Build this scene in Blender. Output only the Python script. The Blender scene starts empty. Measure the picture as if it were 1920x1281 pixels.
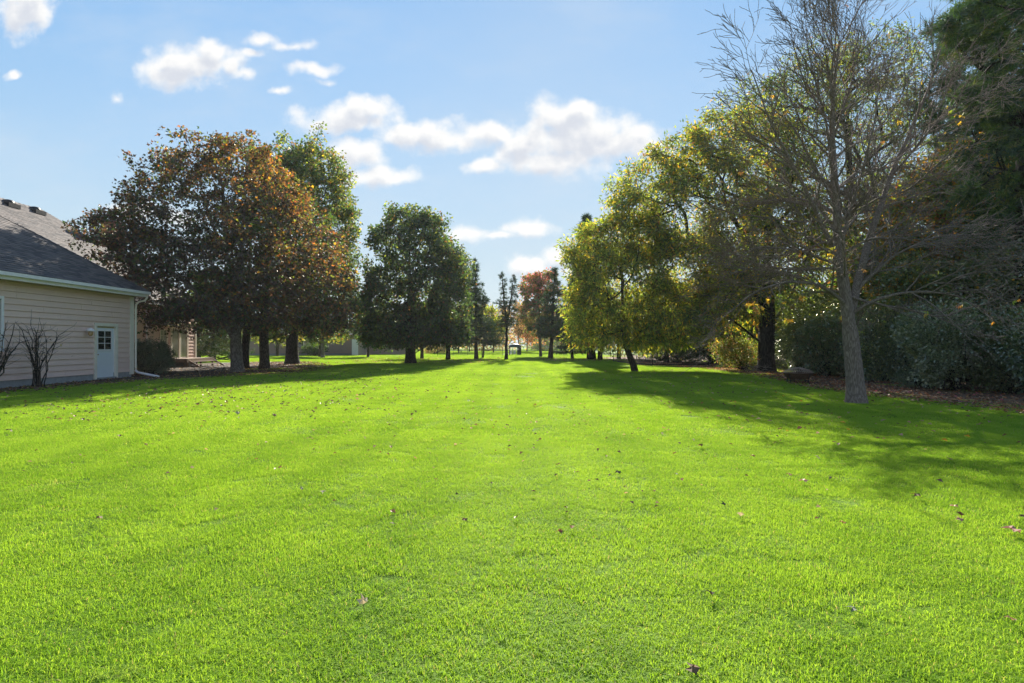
import bpy, math
import numpy as np
from mathutils import Vector

# ------------------------------------------------------------------ camera, sky, sun, exposure
SC = bpy.context.scene
COL = SC.collection
HOR, FPX, EYE = 645.0, 1067.0, 1.45            # horizon row, focal length in photo pixels, eye height in metres
cam_d = bpy.data.cameras.new('camera'); cam = bpy.data.objects.new('camera', cam_d); COL.objects.link(cam)
cam_d.lens = 20.0; cam_d.sensor_width = 36.0; cam_d.clip_start = 0.05; cam_d.clip_end = 4000
cam.location = (0, 0, EYE); cam.rotation_euler = (math.radians(90) + math.atan((HOR - 640.5) / FPX), 0, 0)
SC.camera = cam
SUN_EL, SUN_AZ = math.radians(29.5), math.radians(4)     # azimuth east of +Y
sun_d = bpy.data.lights.new('sun', 'SUN'); sun = bpy.data.objects.new('sun', sun_d); COL.objects.link(sun)
sun_d.energy = 4.0; sun_d.angle = math.radians(0.6); sun_d.color = (1.0, 0.93, 0.80)
SUN_DIR = Vector((math.sin(SUN_AZ) * math.cos(SUN_EL), math.cos(SUN_AZ) * math.cos(SUN_EL), math.sin(SUN_EL)))
sun.rotation_euler = SUN_DIR.to_track_quat('Z', 'Y').to_euler(); sun.location = (0, 40, 60)
SC.view_settings.view_transform = 'Standard'; SC.view_settings.look = 'None'
SC.view_settings.exposure = 1.82; SC.view_settings.gamma = 1; SC.view_settings.use_curve_mapping = False
SC.cycles.max_bounces = 8; SC.cycles.diffuse_bounces = 4; SC.cycles.transmission_bounces = 5; SC.cycles.transparent_max_bounces = 8
SC.cycles.sample_clamp_indirect = 6

world = bpy.data.worlds.new('World'); SC.world = world; world.use_nodes = True
WT = world.node_tree; WT.nodes.clear()


class NT:
    """small helper to write node trees"""
    def __init__(s, t): s.t = t
    def n(s, typ, ins=None, **kw):
        nd = s.t.nodes.new(typ)
        for k, v in kw.items(): setattr(nd, k, v)
        for k, v in (ins or {}).items(): s.put(nd.inputs[k], v)
        return nd
    def put(s, sock, v):
        if hasattr(v, 'is_output'): s.t.links.new(v, sock)
        elif hasattr(v, 'outputs'): s.t.links.new(v.outputs[0], sock)
        else: sock.default_value = v
    def m(s, op, a, b=None, c=None, clamp=False):
        nd = s.t.nodes.new('ShaderNodeMath'); nd.operation = op; nd.use_clamp = clamp
        for i, v in enumerate((a, b, c)):
            if v is not None: s.put(nd.inputs[i], v)
        return nd.outputs[0]
    def v(s, op, a, b=None, scale=None):
        nd = s.t.nodes.new('ShaderNodeVectorMath'); nd.operation = op
        s.put(nd.inputs[0], a)
        if b is not None: s.put(nd.inputs[1], b)
        if scale is not None: s.put(nd.inputs['Scale'], scale)
        return nd.outputs['Value'] if op in ('LENGTH', 'DOT_PRODUCT', 'DISTANCE') else nd.outputs[0]
    def mix(s, f, a, b, blend='MIX'):
        nd = s.t.nodes.new('ShaderNodeMix'); nd.data_type = 'RGBA'; nd.blend_type = blend
        s.put(nd.inputs[0], f)
        s.put(nd.inputs[6], a if hasattr(a, 'is_output') or hasattr(a, 'outputs') else tuple(a)[:3] + (1,))
        s.put(nd.inputs[7], b if hasattr(b, 'is_output') or hasattr(b, 'outputs') else tuple(b)[:3] + (1,))
        return nd.outputs[2]
    def noise(s, vec, scale, detail=4, rough=.55, dist=0.0):
        nd = s.t.nodes.new('ShaderNodeTexNoise'); s.put(nd.inputs['Vector'], vec)
        nd.inputs['Scale'].default_value = scale; nd.inputs['Detail'].default_value = detail
        nd.inputs['Roughness'].default_value = rough; nd.inputs['Distortion'].default_value = dist
        return nd.outputs[0]
    def ramp(s, f, lo, hi, smooth=True):
        nd = s.t.nodes.new('ShaderNodeMapRange'); nd.interpolation_type = 'SMOOTHSTEP' if smooth else 'LINEAR'
        s.put(nd.inputs[0], f); nd.inputs[1].default_value = lo; nd.inputs[2].default_value = hi
        return nd.outputs[0]


# cumulus puffs as directions: (photo column, row, half width, half height, weight)
PUFFS = [(38, 22, 60, 52, 1), (55, 5, 60, 40, 1), (350, 122, 92, 42, 1), (395, 100, 62, 26, 1), (330, 140, 60, 30, .9), (430, 120, 40, 24, .7),
         (490, 72, 30, 13, .7), (548, 84, 44, 12, .6), (478, 100, 24, 11, .65), (466, 140, 24, 12, .65), (588, 128, 50, 14, .75), (618, 150, 28, 10, .65),
         (525, 170, 22, 9, .6), (18, 140, 18, 9, .7), (215, 182, 12, 14, .5),
         (645, 222, 112, 32, 1), (690, 205, 62, 24, 1), (600, 225, 60, 20, .9), (668, 292, 66, 30, 1), (705, 328, 82, 24, 1),
         (815, 256, 118, 32, 1), (935, 252, 60, 34, 1), (770, 262, 70, 22, .9), (1050, 228, 82, 46, 1), (1100, 255, 110, 54, 1), (1075, 215, 60, 34, 1), (1140, 240, 60, 36, 1), (1170, 262, 90, 38, 1),
         (1215, 272, 44, 28, 1), (1030, 300, 118, 34, 1), (1060, 268, 120, 40, 1), (905, 308, 42, 17, .85), (975, 270, 60, 30, 1),
         (885, 436, 66, 17, .85), (985, 424, 56, 20, .85), (930, 440, 50, 12, .8), (990, 497, 46, 26, .95), (1050, 478, 46, 26, .95), (1075, 505, 40, 26, .8),
         (258, 392, 52, 26, .9), (330, 402, 60, 20, .7),
         (2150, 230, 150, 60, 1), (2300, 330, 160, 50, 1), (-260, 260, 150, 50, 1), (-420, 120, 120, 60, 1), (900, -260, 190, 80, 1), (350, -420, 210, 90, 1), (1700, -380, 200, 90, 1)]


def cloud_group():
    g = bpy.data.node_groups.new('cloud_density', 'ShaderNodeTree')
    g.interface.new_socket('P', in_out='INPUT', socket_type='NodeSocketVector')
    g.interface.new_socket('D', in_out='OUTPUT', socket_type='NodeSocketFloat')
    N = NT(g); gi = g.nodes.new('NodeGroupInput'); go = g.nodes.new('NodeGroupOutput')
    P = gi.outputs[0]
    w1 = N.n('ShaderNodeTexNoise', {'Vector': P}); w1.inputs['Scale'].default_value = 14; w1.inputs['Detail'].default_value = 3
    Q = N.v('ADD', P, N.v('SCALE', N.v('SUBTRACT', w1.outputs['Color'], (.5, .5, .5)), scale=.045))
    d = None
    for (x, y, a, b, w) in PUFFS:
        c = ((x - 960) / FPX, (HOR - y) / FPX, 0)
        e = N.v('LENGTH', N.v('DIVIDE', N.v('SUBTRACT', Q, c), (a / FPX, b / FPX, 1)))
        f = N.m('MULTIPLY_ADD', e, -w, w)
        d = f if d is None else N.m('SMOOTH_MAX', d, f, .12)
    n = N.noise(P, 22, 8, .62)
    vo = N.n('ShaderNodeTexVoronoi', {'Vector': Q, 'Scale': 30.0}, feature='SMOOTH_F1').outputs[0]
    d = N.m('ADD', d, N.m('MULTIPLY_ADD', n, 1.5, -.72))
    d = N.m('ADD', d, N.m('MULTIPLY_ADD', vo, -.75, .34))
    g.links.new(d, go.inputs[0])
    return g


def build_world():
    N = NT(WT)
    sky = N.n('ShaderNodeTexSky', sky_type='NISHITA', sun_disc=False, sun_elevation=SUN_EL, sun_rotation=SUN_AZ,
              air_density=1.0, dust_density=0.05, ozone_density=1.6, altitude=150)
    geo = N.n('ShaderNodeTexCoord')
    sep = N.n('ShaderNodeSeparateXYZ', {0: geo.outputs['Generated']})
    y = N.m('MAXIMUM', N.m('ABSOLUTE', sep.outputs[1]), .03)
    u = N.m('DIVIDE', sep.outputs[0], y); v = N.m('DIVIDE', sep.outputs[2], y)
    P = N.n('ShaderNodeCombineXYZ', {0: u, 1: v, 2: 0.0}).outputs[0]
    grp = cloud_group()
    g1 = N.n('ShaderNodeGroup', node_tree=grp); WT.links.new(P, g1.inputs[0])
    P2 = N.v('ADD', P, (.006, .020, 0))
    g2 = N.n('ShaderNodeGroup', node_tree=grp); WT.links.new(P2, g2.inputs[0])
    alpha = N.ramp(g1.outputs[0], -.14, .70)
    core = N.ramp(g2.outputs[0], .15, 1.05)
    # thin high veil
    veil = N.ramp(N.noise(N.v('MULTIPLY', P, (1, 2.2, 1)), 2.2, 6, .6), .42, .80)
    fade = N.ramp(v, -.02, .05)
    SK = 2.35          # the clouds are given in picture values; SK brings them to the sky's own scale
    compress = N.v('MULTIPLY', sky.outputs[0], (1, 1, 1))
    # soften the brightness peak round the sun: c / (1 + c/k)
    lum = N.v('DOT_PRODUCT', compress, (.3, .5, .2))
    skyc = N.v('SCALE', compress, scale=N.m('DIVIDE', 1.0, N.m('MULTIPLY_ADD', lum, SKY_K, 1.0)))
    low = N.ramp(v, .62, .0, False)
    skyc = N.v('MULTIPLY', skyc, (.90, .985, .93))
    veiled = N.mix(N.m('ADD', N.m('MULTIPLY', veil, .42), N.m('MULTIPLY', N.m('POWER', low, 1.3), .85)), skyc, CLOUD_V)
    lit = N.mix(core, CLOUD_LIT, CLOUD_SHADE)
    out = N.mix(N.m('MULTIPLY', N.m('MULTIPLY', alpha, .96), fade), veiled, lit)
    bg = N.n('ShaderNodeBackground', {'Color': out, 'Strength': SKY_STR})
    wo = N.n('ShaderNodeOutputWorld', {0: bg})


SKY_STR = 0.15
SKY_K = 0.60
CLOUD_LIT = (1.95, 1.93, 1.88); CLOUD_SHADE = (1.35, 1.41, 1.54); CLOUD_V = (1.27, 1.46, 1.66)
build_world()
world.cycles.sampling_method = 'MANUAL'; world.cycles.sample_map_resolution = 512

RNG = np.random.default_rng(7)


def W(px, py, Y):
    """world point seen at photo pixel (px, py) when it stands Y metres ahead"""
    return np.array(((px - 960) / FPX * Y, Y, EYE + (HOR - py) / FPX * Y))


def gz(x, y):
    """gentle unevenness of the ground"""
    return .014 * np.sin(x * .45 + .4) * np.sin(y * .33 + 1.1) - .012


# ------------------------------------------------------------------ materials
MATS = {}


def mat_base(name):
    m = bpy.data.materials.new(name); m.use_nodes = True; m.node_tree.nodes.clear()
    N = NT(m.node_tree); out = N.n('ShaderNodeOutputMaterial'); MATS[name] = m
    return m, N, out


def simple(name, col, rough=.6, var=.15, scale=6, metal=0, bump=0.0, bscale=60, stretch=(1, 1, 1), spec=.4):
    m, N, out = mat_base(name)
    tc = N.n('ShaderNodeTexCoord').outputs['Object']
    vec = N.v('MULTIPLY', tc, stretch)
    n = N.noise(vec, scale, 6, .6)
    n2 = N.noise(vec, scale * 7, 3, .6)
    k = N.m('ADD', N.m('MULTIPLY', n, .65), N.m('MULTIPLY', n2, .35))
    c = N.mix(N.ramp(k, .3, .7), tuple(x * (1 - var) for x in col), tuple(min(1, x * (1 + var)) for x in col))
    p = N.n('ShaderNodeBsdfPrincipled', {'Base Color': c, 'Roughness': rough, 'Metallic': metal, 'Specular IOR Level': spec})
    if bump:
        b = N.n('ShaderNodeBump', {'Height': N.noise(vec, bscale, 4, .6), 'Strength': bump, 'Distance': .02})
        N.put(p.inputs['Normal'], b)
    N.put(out.inputs[0], p)
    return m


def leaf_mat(name, trans=.5, gloss=.06, rough=.45, tboost=(1.35, 1.25, .7)):
    m, N, out = mat_base(name)
    col = N.n('ShaderNodeAttribute', attribute_name='Col').outputs['Color']
    dif = N.n('ShaderNodeBsdfDiffuse', {'Color': col})
    tr = N.n('ShaderNodeBsdfTranslucent', {'Color': N.mix(1.0, col, tboost, 'MULTIPLY')})
    mx = N.n('ShaderNodeMixShader', {0: trans, 1: dif.outputs[0], 2: tr.outputs[0]})
    gl = N.n('ShaderNodeBsdfGlossy', {'Color': (.9, .88, .78, 1), 'Roughness': rough})
    mx2 = N.n('ShaderNodeMixShader', {0: gloss, 1: mx.outputs[0], 2: gl.outputs[0]})
    N.put(out.inputs[0], mx2)
    return m


def bark_mat(name, c1, c2, sc=1.0, bump=.6):
    m, N, out = mat_base(name)
    tc = N.n('ShaderNodeTexCoord').outputs['Object']
    vec = N.v('MULTIPLY', tc, (26 * sc, 26 * sc, 3.4 * sc))
    wob = N.noise(tc, 3 * sc, 3, .5)
    vec2 = N.v('ADD', vec, N.v('SCALE', N.n('ShaderNodeTexNoise', {'Vector': tc, 'Scale': 4.0}).outputs['Color'], scale=1.1))
    vo = N.n('ShaderNodeTexVoronoi', {'Vector': vec2, 'Scale': 1.0}, feature='DISTANCE_TO_EDGE').outputs[0]
    ridge = N.ramp(vo, 0.0, .35)
    n2 = N.noise(vec, 1.5, 6, .65)
    k = N.m('ADD', N.m('MULTIPLY', ridge, .55), N.m('MULTIPLY', n2, .45))
    c = N.mix(N.ramp(k, .25, .75), c1, c2)
    lich = N.ramp(N.noise(tc, 5, 5, .7), .58, .72)
    c = N.mix(N.m('MULTIPLY', lich, .4), c, tuple(min(1, x * 1.35 + .02) for x in c2))
    p = N.n('ShaderNodeBsdfPrincipled', {'Base Color': c, 'Roughness': .9, 'Specular IOR Level': .2})
    b = N.n('ShaderNodeBump', {'Height': k, 'Strength': bump, 'Distance': .035})
    N.put(p.inputs['Normal'], b); N.put(out.inputs[0], p)
    return m


leaf_mat('leaf', .58, .06, .45, (1.6, 1.45, .7)); leaf_mat('leaf_glossy', .48, .17, .30, (1.5, 1.4, .7)); leaf_mat('needle', .22, .05, .5, (1.1, 1.15, .8)); leaf_mat('dry_leaf', .32, .05, .5, (1.15, 1.0, .8))
bark_mat('bark_grey', (.115, .098, .088), (.27, .235, .21), 1.0, .5)
bark_mat('bark_twig', (.14, .108, .094), (.27, .215, .185), 1.6, .5)
bark_mat('bark_dark', (.022, .019, .016), (.075, .062, .052), .8, .7)
bark_mat('bark_brown', (.05, .038, .03), (.15, .115, .09), 1.0, .6)
bark_mat('bark_pale', (.12, .105, .09), (.34, .30, .26), 1.2, .6)
simple('siding_paint', (.74, .52, .45), .62, .04, 1.2, bump=.08, bscale=30)
simple('white_paint', (.78, .73, .74), .5, .06, 3, bump=.05)
simple('cream_paint', (.76, .68, .58), .55, .06, 3, bump=.05)
simple('soffit_paint', (.42, .34, .17), .7, .06, 3)
simple('door_paint', (.66, .68, .72), .45, .03, 2)
simple('concrete', (.30, .30, .30), .9, .18, 5, bump=.3)
simple('asphalt', (.19, .18, .18), .9, .15, 9, bump=.2)
simple('pale_road', (.42, .41, .39), .9, .1, 3)
simple('black_metal', (.02, .02, .022), .45, .2, 20, metal=.3)
simple('dark_green_paint', (.012, .035, .032), .5, .2, 12)
simple('rusty_steel', (.10, .055, .035), .8, .45, 22, metal=.25, bump=.3)
simple('mesh_metal', (.34, .25, .20), .7, .35, 30, metal=.3)
simple('deck_wood', (.22, .16, .12), .85, .3, 4, bump=.3, stretch=(1, 9, 9))
simple('neighbour_wall', (.30, .21, .18), .8, .10, 1.5, stretch=(1, 1, 8))
simple('grey_wall', (.20, .18, .20), .8, .15, 2)
simple('brick_red', (.28, .11, .07), .9, .25, 8)
simple('red_plastic', (.35, .03, .04), .5, .2, 8)
simple('glove_soil', (.05, .036, .024), .95, .45, 4, bump=.6, bscale=25)
simple('litter_soil', (.13, .075, .045), .95, .5, 7, bump=.6, bscale=25)


def glass_mat(name, col, rough=.04):
    m, N, out = mat_base(name)
    p = N.n('ShaderNodeBsdfPrincipled', {'Base Color': tuple(col) + (1,), 'Roughness': rough, 'Specular IOR Level': .8})
    N.put(out.inputs[0], p); return m


glass_mat('dark_glass', (.012, .016, .014)); glass_mat('curtain_glass', (.30, .32, .27), .08); glass_mat('amber_glass', (.45, .27, .12), .25)


def shingle_mat():
    m, N, out = mat_base('shingle')
    geo = N.n('ShaderNodeTexCoord').outputs['Object']
    ri = N.n('ShaderNodeAttribute', attribute_name='tint').outputs['Fac']
    n = N.noise(geo, 90, 4, .7); n2 = N.noise(geo, 1.2, 4, .6)
    k = N.m('ADD', N.m('MULTIPLY', ri, .6), N.m('ADD', N.m('MULTIPLY', n, .25), N.m('MULTIPLY', n2, .3)))
    c = N.mix(N.ramp(k, .2, .95), (.055, .050, .054), (.135, .112, .108))
    p = N.n('ShaderNodeBsdfPrincipled', {'Base Color': c, 'Roughness': .85})
    b = N.n('ShaderNodeBump', {'Height': n, 'Strength': .4, 'Distance': .004}); N.put(p.inputs['Normal'], b)
    N.put(out.inputs[0], p)


shingle_mat()


def grass_mats():
    def tone(N, pos):
        big = N.noise(pos, .22, 4, .6); mid = N.noise(pos, 1.5, 5, .6); fine = N.noise(pos, 7.0, 3, .6)
        sepx = N.n('ShaderNodeSeparateXYZ', {0: pos})
        # faint mower tracks running away from the camera
        wx = N.m('ADD', sepx.outputs[0], N.m('MULTIPLY', big, 1.2))
        tr = N.m('MULTIPLY_ADD', N.m('SINE', N.m('MULTIPLY', wx, 5.2)), .5, .5)
        k = N.m('ADD', N.m('MULTIPLY', big, .50), N.m('ADD', N.m('MULTIPLY', mid, .35), N.m('MULTIPLY', fine, .18)))
        k = N.m('ADD', k, N.m('MULTIPLY', tr, .07))
        return N.ramp(k, .41, .67), mid, fine
    m, N, out = mat_base('grass_blade')
    pos = N.n('ShaderNodeNewGeometry').outputs['Position']
    t, mid, fine = tone(N, pos)
    tint = N.n('ShaderNodeAttribute', attribute_name='tint').outputs['Fac']
    c = N.mix(t, (.140, .285, .020), (.240, .400, .038))
    c = N.mix(N.m('MULTIPLY', tint, .5), c, (.35, .43, .07))
    pale = N.ramp(N.noise(N.v('MULTIPLY', pos, (1, 1.6, 1)), .9, 5, .7), .60, .74)
    c = N.mix(N.m('MULTIPLY', pale, .45), c, (.40, .46, .16))
    c = N.mix(N.ramp(tint, .955, .985), c, (.42, .34, .17))
    dif = N.n('ShaderNodeBsdfDiffuse', {'Color': c})
    tr = N.n('ShaderNodeBsdfTranslucent', {'Color': N.mix(1.0, c, (1.5, 1.4, .75), 'MULTIPLY')})
    mx = N.n('ShaderNodeMixShader', {0: .52, 1: dif.outputs[0], 2: tr.outputs[0]})
    gl = N.n('ShaderNodeBsdfGlossy', {'Color': (.9, .95, .8, 1), 'Roughness': .55})
    mx2 = N.n('ShaderNodeMixShader', {0: .012, 1: mx.outputs[0], 2: gl.outputs[0]})
    N.put(out.inputs[0], mx2)
    m, N, out = mat_base('lawn')
    pos = N.n('ShaderNodeNewGeometry').outputs['Position']
    t, mid, fine = tone(N, pos)
    c = N.mix(t, (.075, .165, .006), (.125, .235, .009))
    c = N.mix(N.ramp(N.noise(pos, 30, 4, .7), .35, .65), N.mix(.45, c, (.05, .045, .02)), c)
    p = N.n('ShaderNodeBsdfPrincipled', {'Base Color': c, 'Roughness': .9, 'Specular IOR Level': .1})
    b = N.n('ShaderNodeBump', {'Height': N.noise(pos, 40, 4, .7), 'Strength': .8, 'Distance': .03}); N.put(p.inputs['Normal'], b)
    N.put(out.inputs[0], p)


grass_mats()


# ------------------------------------------------------------------ mesh helpers
def link(o, parent=None):
    COL.objects.link(o)
    if parent: o.parent = parent
    return o


def tag(o, label=None, cat=None, group=None, kind=None):
    if label: o['label'] = label
    if cat: o['category'] = cat
    if group: o['group'] = group
    if kind: o['kind'] = kind
    return o


def empty(name, loc, label, cat, group=None):
    o = bpy.data.objects.new(name, None); o.location = tuple(float(v) for v in loc); o.empty_display_size = .3
    return tag(link(o), label, cat, group)


def np_mesh(name, V, faces_list, mat, parent=None, cols=None, tint=None, smooth=False):
    """V (n,3) world points; faces_list: list of (m,k) index arrays; children store V minus the parent's place"""
    V = np.asarray(V, dtype=np.float64)
    off = np.array(parent_world(parent)) if parent else np.zeros(3)
    me = bpy.data.meshes.new(name)
    me.vertices.add(len(V)); me.vertices.foreach_set('co', (V - off).astype(np.float32).ravel())
    loops = np.concatenate([f.ravel() for f in faces_list]).astype(np.int32)
    tot = np.concatenate([np.full(len(f), f.shape[1]) for f in faces_list]).astype(np.int32)
    start = np.concatenate([[0], np.cumsum(tot)[:-1]]).astype(np.int32)
    me.loops.add(len(loops)); me.loops.foreach_set('vertex_index', loops)
    me.polygons.add(len(tot)); me.polygons.foreach_set('loop_start', start)
    me.polygons.foreach_set('use_smooth', np.full(len(tot), bool(smooth)))
    me.update(calc_edges=True)
    if cols is not None:
        a = me.color_attributes.new('Col', 'FLOAT_COLOR', 'POINT')
        c4 = np.ones((len(V), 4), dtype=np.float32); c4[:, :3] = cols; a.data.foreach_set('color', c4.ravel())
    if tint is not None:
        a = me.attributes.new('tint', 'FLOAT', 'POINT'); a.data.foreach_set('value', np.asarray(tint, dtype=np.float32))
    me.materials.append(MATS[mat] if isinstance(mat, str) else mat)
    return link(bpy.data.objects.new(name, me), parent)


def parent_world(o):
    v = Vector((0, 0, 0))
    while o is not None:
        v = v + Vector(o.location); o = o.parent
    return v


BOXF = np.array([(0, 3, 2, 1), (4, 5, 6, 7), (0, 1, 5, 4), (1, 2, 6, 5), (2, 3, 7, 6), (3, 0, 4, 7)])


class MB:
    """collects simple solids and links them as one mesh object"""
    def __init__(s): s.V = []; s.F = []; s.n = 0; s.T = []
    def raw(s, V, F, tint=None):
        V = np.asarray(V, float); s.V.append(V)
        F = [np.asarray(f) for f in (F if isinstance(F, list) else [F])]
        for f in F: s.F.append(f + s.n)
        s.T.append(np.full(len(V), RNG.random() if tint is None else tint)); s.n += len(V); return s
    def box(s, x0, x1, y0, y1, z0, z1, tint=None):
        return s.raw([(x0, y0, z0), (x1, y0, z0), (x1, y1, z0), (x0, y1, z0), (x0, y0, z1), (x1, y0, z1), (x1, y1, z1), (x0, y1, z1)], BOXF, tint)
    def tube(s, P, R, k=8, caps=True):
        P = np.asarray(P, float); R = np.broadcast_to(np.asarray(R, float), (len(P),))
        V, F = tube(P, R, k); s.raw(V, F)
        if caps:
            n = len(P)
            s.F.append(np.arange(k)[::-1][None, :] + s.n - len(V)); s.F.append((np.arange(k) + (n - 1) * k)[None, :] + s.n - len(V))
        return s
    def lathe(s, prof, c, k=24, sy=1.0):
        a = np.arange(k) * 2 * math.pi / k
        V = np.array([(c[0] + r * math.cos(t), c[1] + r * math.sin(t) * sy, c[2] + z) for r, z in prof for t in a])
        i = np.arange(k); j = (i + 1) % k; F = []
        for q in range(len(prof) - 1): F.append(np.stack([q * k + i, q * k + j, (q + 1) * k + j, (q + 1) * k + i], 1))
        return s.raw(V, np.concatenate(F))
    def build(s, name, mat, parent=None, smooth=False, tint=False):
        return np_mesh(name, np.concatenate(s.V), s.F, mat, parent, tint=np.concatenate(s.T) if tint else None, smooth=smooth)


def tube(P, R, k):
    n = len(P)
    T = np.gradient(P, axis=0); T /= np.linalg.norm(T, axis=1)[:, None] + 1e-9
    ref = np.array((.31, .95, .05)) if abs(T[0, 1]) < .8 else np.array((.95, .05, .31))
    A = np.cross(T, ref); A /= np.linalg.norm(A, axis=1)[:, None] + 1e-9
    B = np.cross(T, A)
    a = np.arange(k) * 2 * math.pi / k
    V = P[:, None, :] + R[:, None, None] * (np.cos(a)[None, :, None] * A[:, None, :] + np.sin(a)[None, :, None] * B[:, None, :])
    i = np.arange(k); j = (i + 1) % k
    q = (np.arange(n - 1) * k)[:, None]
    F = np.stack([q + i, q + j, q + k + j, q + k + i], 2).reshape(-1, 4)
    return V.reshape(-1, 3), F


# ------------------------------------------------------------------ leaves
TEMPL = {   # points in a unit leaf, the stalk at the origin, and its faces
    'maple': ([(0, 0, 0), (.42, .18, .05), (.52, .60, -.10), (.16, .56, .06), (0, 1.05, -.06), (-.16, .56, .06), (-.52, .60, -.10), (-.42, .18, .05)],
              [(0, 1, 3), (1, 2, 3), (0, 3, 5), (3, 4, 5), (0, 5, 7), (5, 6, 7)]),
    'lobed': ([(0, 0, 0), (.46, .42, -.06), (.16, .56, .06), (0, 1.05, -.06), (-.16, .56, .06), (-.46, .42, -.06)],
              [(0, 1, 2), (0, 2, 4), (0, 4, 5), (2, 3, 4)]),
    'broad': ([(0, 0, 0), (.36, .45, .08), (0, 1, -.05), (-.36, .45, .08)], [(0, 1, 2), (0, 2, 3)]),
    'narrow': ([(0, 0, 0), (.19, .45, .04), (0, 1.1, -.16), (-.19, .45, .04)], [(0, 1, 2), (0, 2, 3)]),
}


def _palm():
    V = [(0, 0, 0)]; F = []
    for a in (-1.35, -.7, 0, .7, 1.35):
        L = 1.0 - .16 * abs(a); s, c = math.sin(a), math.cos(a); b = len(V)
        V += [(s * L * .6 + c * .13, c * L * .6 - s * .13, -.08), (s * L, c * L, -.32), (s * L * .6 - c * .13, c * L * .6 + s * .13, -.08)]
        F += [(0, b, b + 1), (0, b + 1, b + 2)]
    return V, F


TEMPL['palm'] = _palm()


def _tuft(n=9, spread=.75, w=.035):
    V = []; F = []; r = np.random.default_rng(3)
    for i in range(n):
        a = i * 2 * math.pi / n; e = spread * (.5 + .5 * r.random()); b = len(V)
        d = np.array((math.sin(e) * math.cos(a), math.cos(e), math.sin(e) * math.sin(a))); p = np.array((-math.sin(a), 0, math.cos(a))) * w
        V += [tuple(-p), tuple(p), tuple(d)]; F += [(b, b + 1, b + 2)]
    return V, F


TEMPL['tuft'] = _tuft(); TEMPL['tuft_small'] = _tuft(6, 1.0, .07)


def leaves(name, C, D, size, kind, cols, mat, parent, rng, up=.5, jitter=.6):
    """one mesh of leaves at points C pointing along D; cols (n,3)"""
    n = len(C); TV, TF = TEMPL[kind]; TV = np.array(TV); TF = np.array(TF)
    Yd = D + rng.normal(0, jitter, (n, 3)); Yd /= np.linalg.norm(Yd, axis=1)[:, None] + 1e-9
    Nn = rng.normal(0, 1, (n, 3)) + np.array((0, 0, 1)) * up * 3
    X = np.cross(Yd, Nn); X /= np.linalg.norm(X, axis=1)[:, None] + 1e-9
    Z = np.cross(X, Yd)
    s = size * rng.uniform(.65, 1.3, n)
    V = C[:, None, :] + s[:, None, None] * (TV[None, :, 0:1] * X[:, None, :] + TV[None, :, 1:2] * Yd[:, None, :] + TV[None, :, 2:3] * Z[:, None, :])
    F = (np.arange(n) * len(TV))[:, None, None] + TF[None]
    cc = np.repeat(cols, len(TV), axis=0)
    return np_mesh(name, V.reshape(-1, 3), [F.reshape(-1, TF.shape[1])], mat, parent, cols=cc)


PAL = {'dark_green': (.030, .060, .018), 'green': (.060, .105, .022), 'olive': (.115, .125, .028), 'lime': (.20, .25, .035), 'yellow': (.46, .33, .035),
       'gold': (.42, .23, .03), 'orange': (.40, .145, .022), 'brown': (.13, .065, .032), 'maroon': (.060, .030, .028), 'plum': (.040, .028, .030),
       'pink': (.34, .09, .12), 'tan': (.33, .22, .13), 'bluegreen': (.035, .065, .045), 'dusk': (.030, .022, .020), 'silver': (.15, .18, .12), 'rust': (.25, .09, .035)}


LEAF_GAIN = 1.35


def pick(rng, n, weights):
    """weights: dict name -> array (n,) or number"""
    names = list(weights); Wt = np.stack([np.broadcast_to(np.asarray(weights[k], float), (n,)) for k in names], 1)
    Wt = np.clip(Wt, 0, None); Cm = np.cumsum(Wt, 1); r = rng.random(n) * Cm[:, -1]
    idx = (r[:, None] > Cm).sum(1).clip(0, len(names) - 1)
    c = np.array([PAL[k] for k in names])[idx] * LEAF_GAIN
    return np.clip(c * rng.uniform(.72, 1.3, (n, 1)) * rng.uniform(.92, 1.08, (n, 3)), 0, 1)


def lump(P, s=1.0, seed=0.0):
    """smooth pseudo noise in -1..1 for clumps of colour"""
    x, y, z = (P * s + seed).T
    return (np.sin(x * 1.7 + 1.3 * np.sin(y * 1.1)) + np.sin(y * 1.9 + 1.2 * np.sin(z * 1.4)) + np.sin(z * 2.1 + 1.1 * np.sin(x * 1.3))) / 3


# ------------------------------------------------------------------ trees
def blob_points(blobs, n, rng, shell=.25):
    """points in ellipsoids given as (px, py, Y, half width px, half height px, half depth m)"""
    L = []; vol = []
    for (px, py, Y, a, b, d) in blobs:
        c = W(px, py, Y); r = np.array((a * Y / FPX, d, b * Y / FPX)); L.append((c, r)); vol.append(r.prod())
    vol = np.array(vol) ** .72; vol = vol / vol.sum()
    out = []
    for (c, r), w in zip(L, vol):
        k = max(4, int(round(n * w)))
        v = rng.normal(0, 1, (k, 3)); v /= np.linalg.norm(v, axis=1)[:, None]
        v *= (shell + (1 - shell) * rng.random(k))[:, None] ** (1 / 2.6)
        v *= np.where(rng.random(k) < .07, rng.uniform(1.05, 1.22, k), 1)[:, None]
        out.append(c + v * r)
    return np.concatenate(out)


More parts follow.
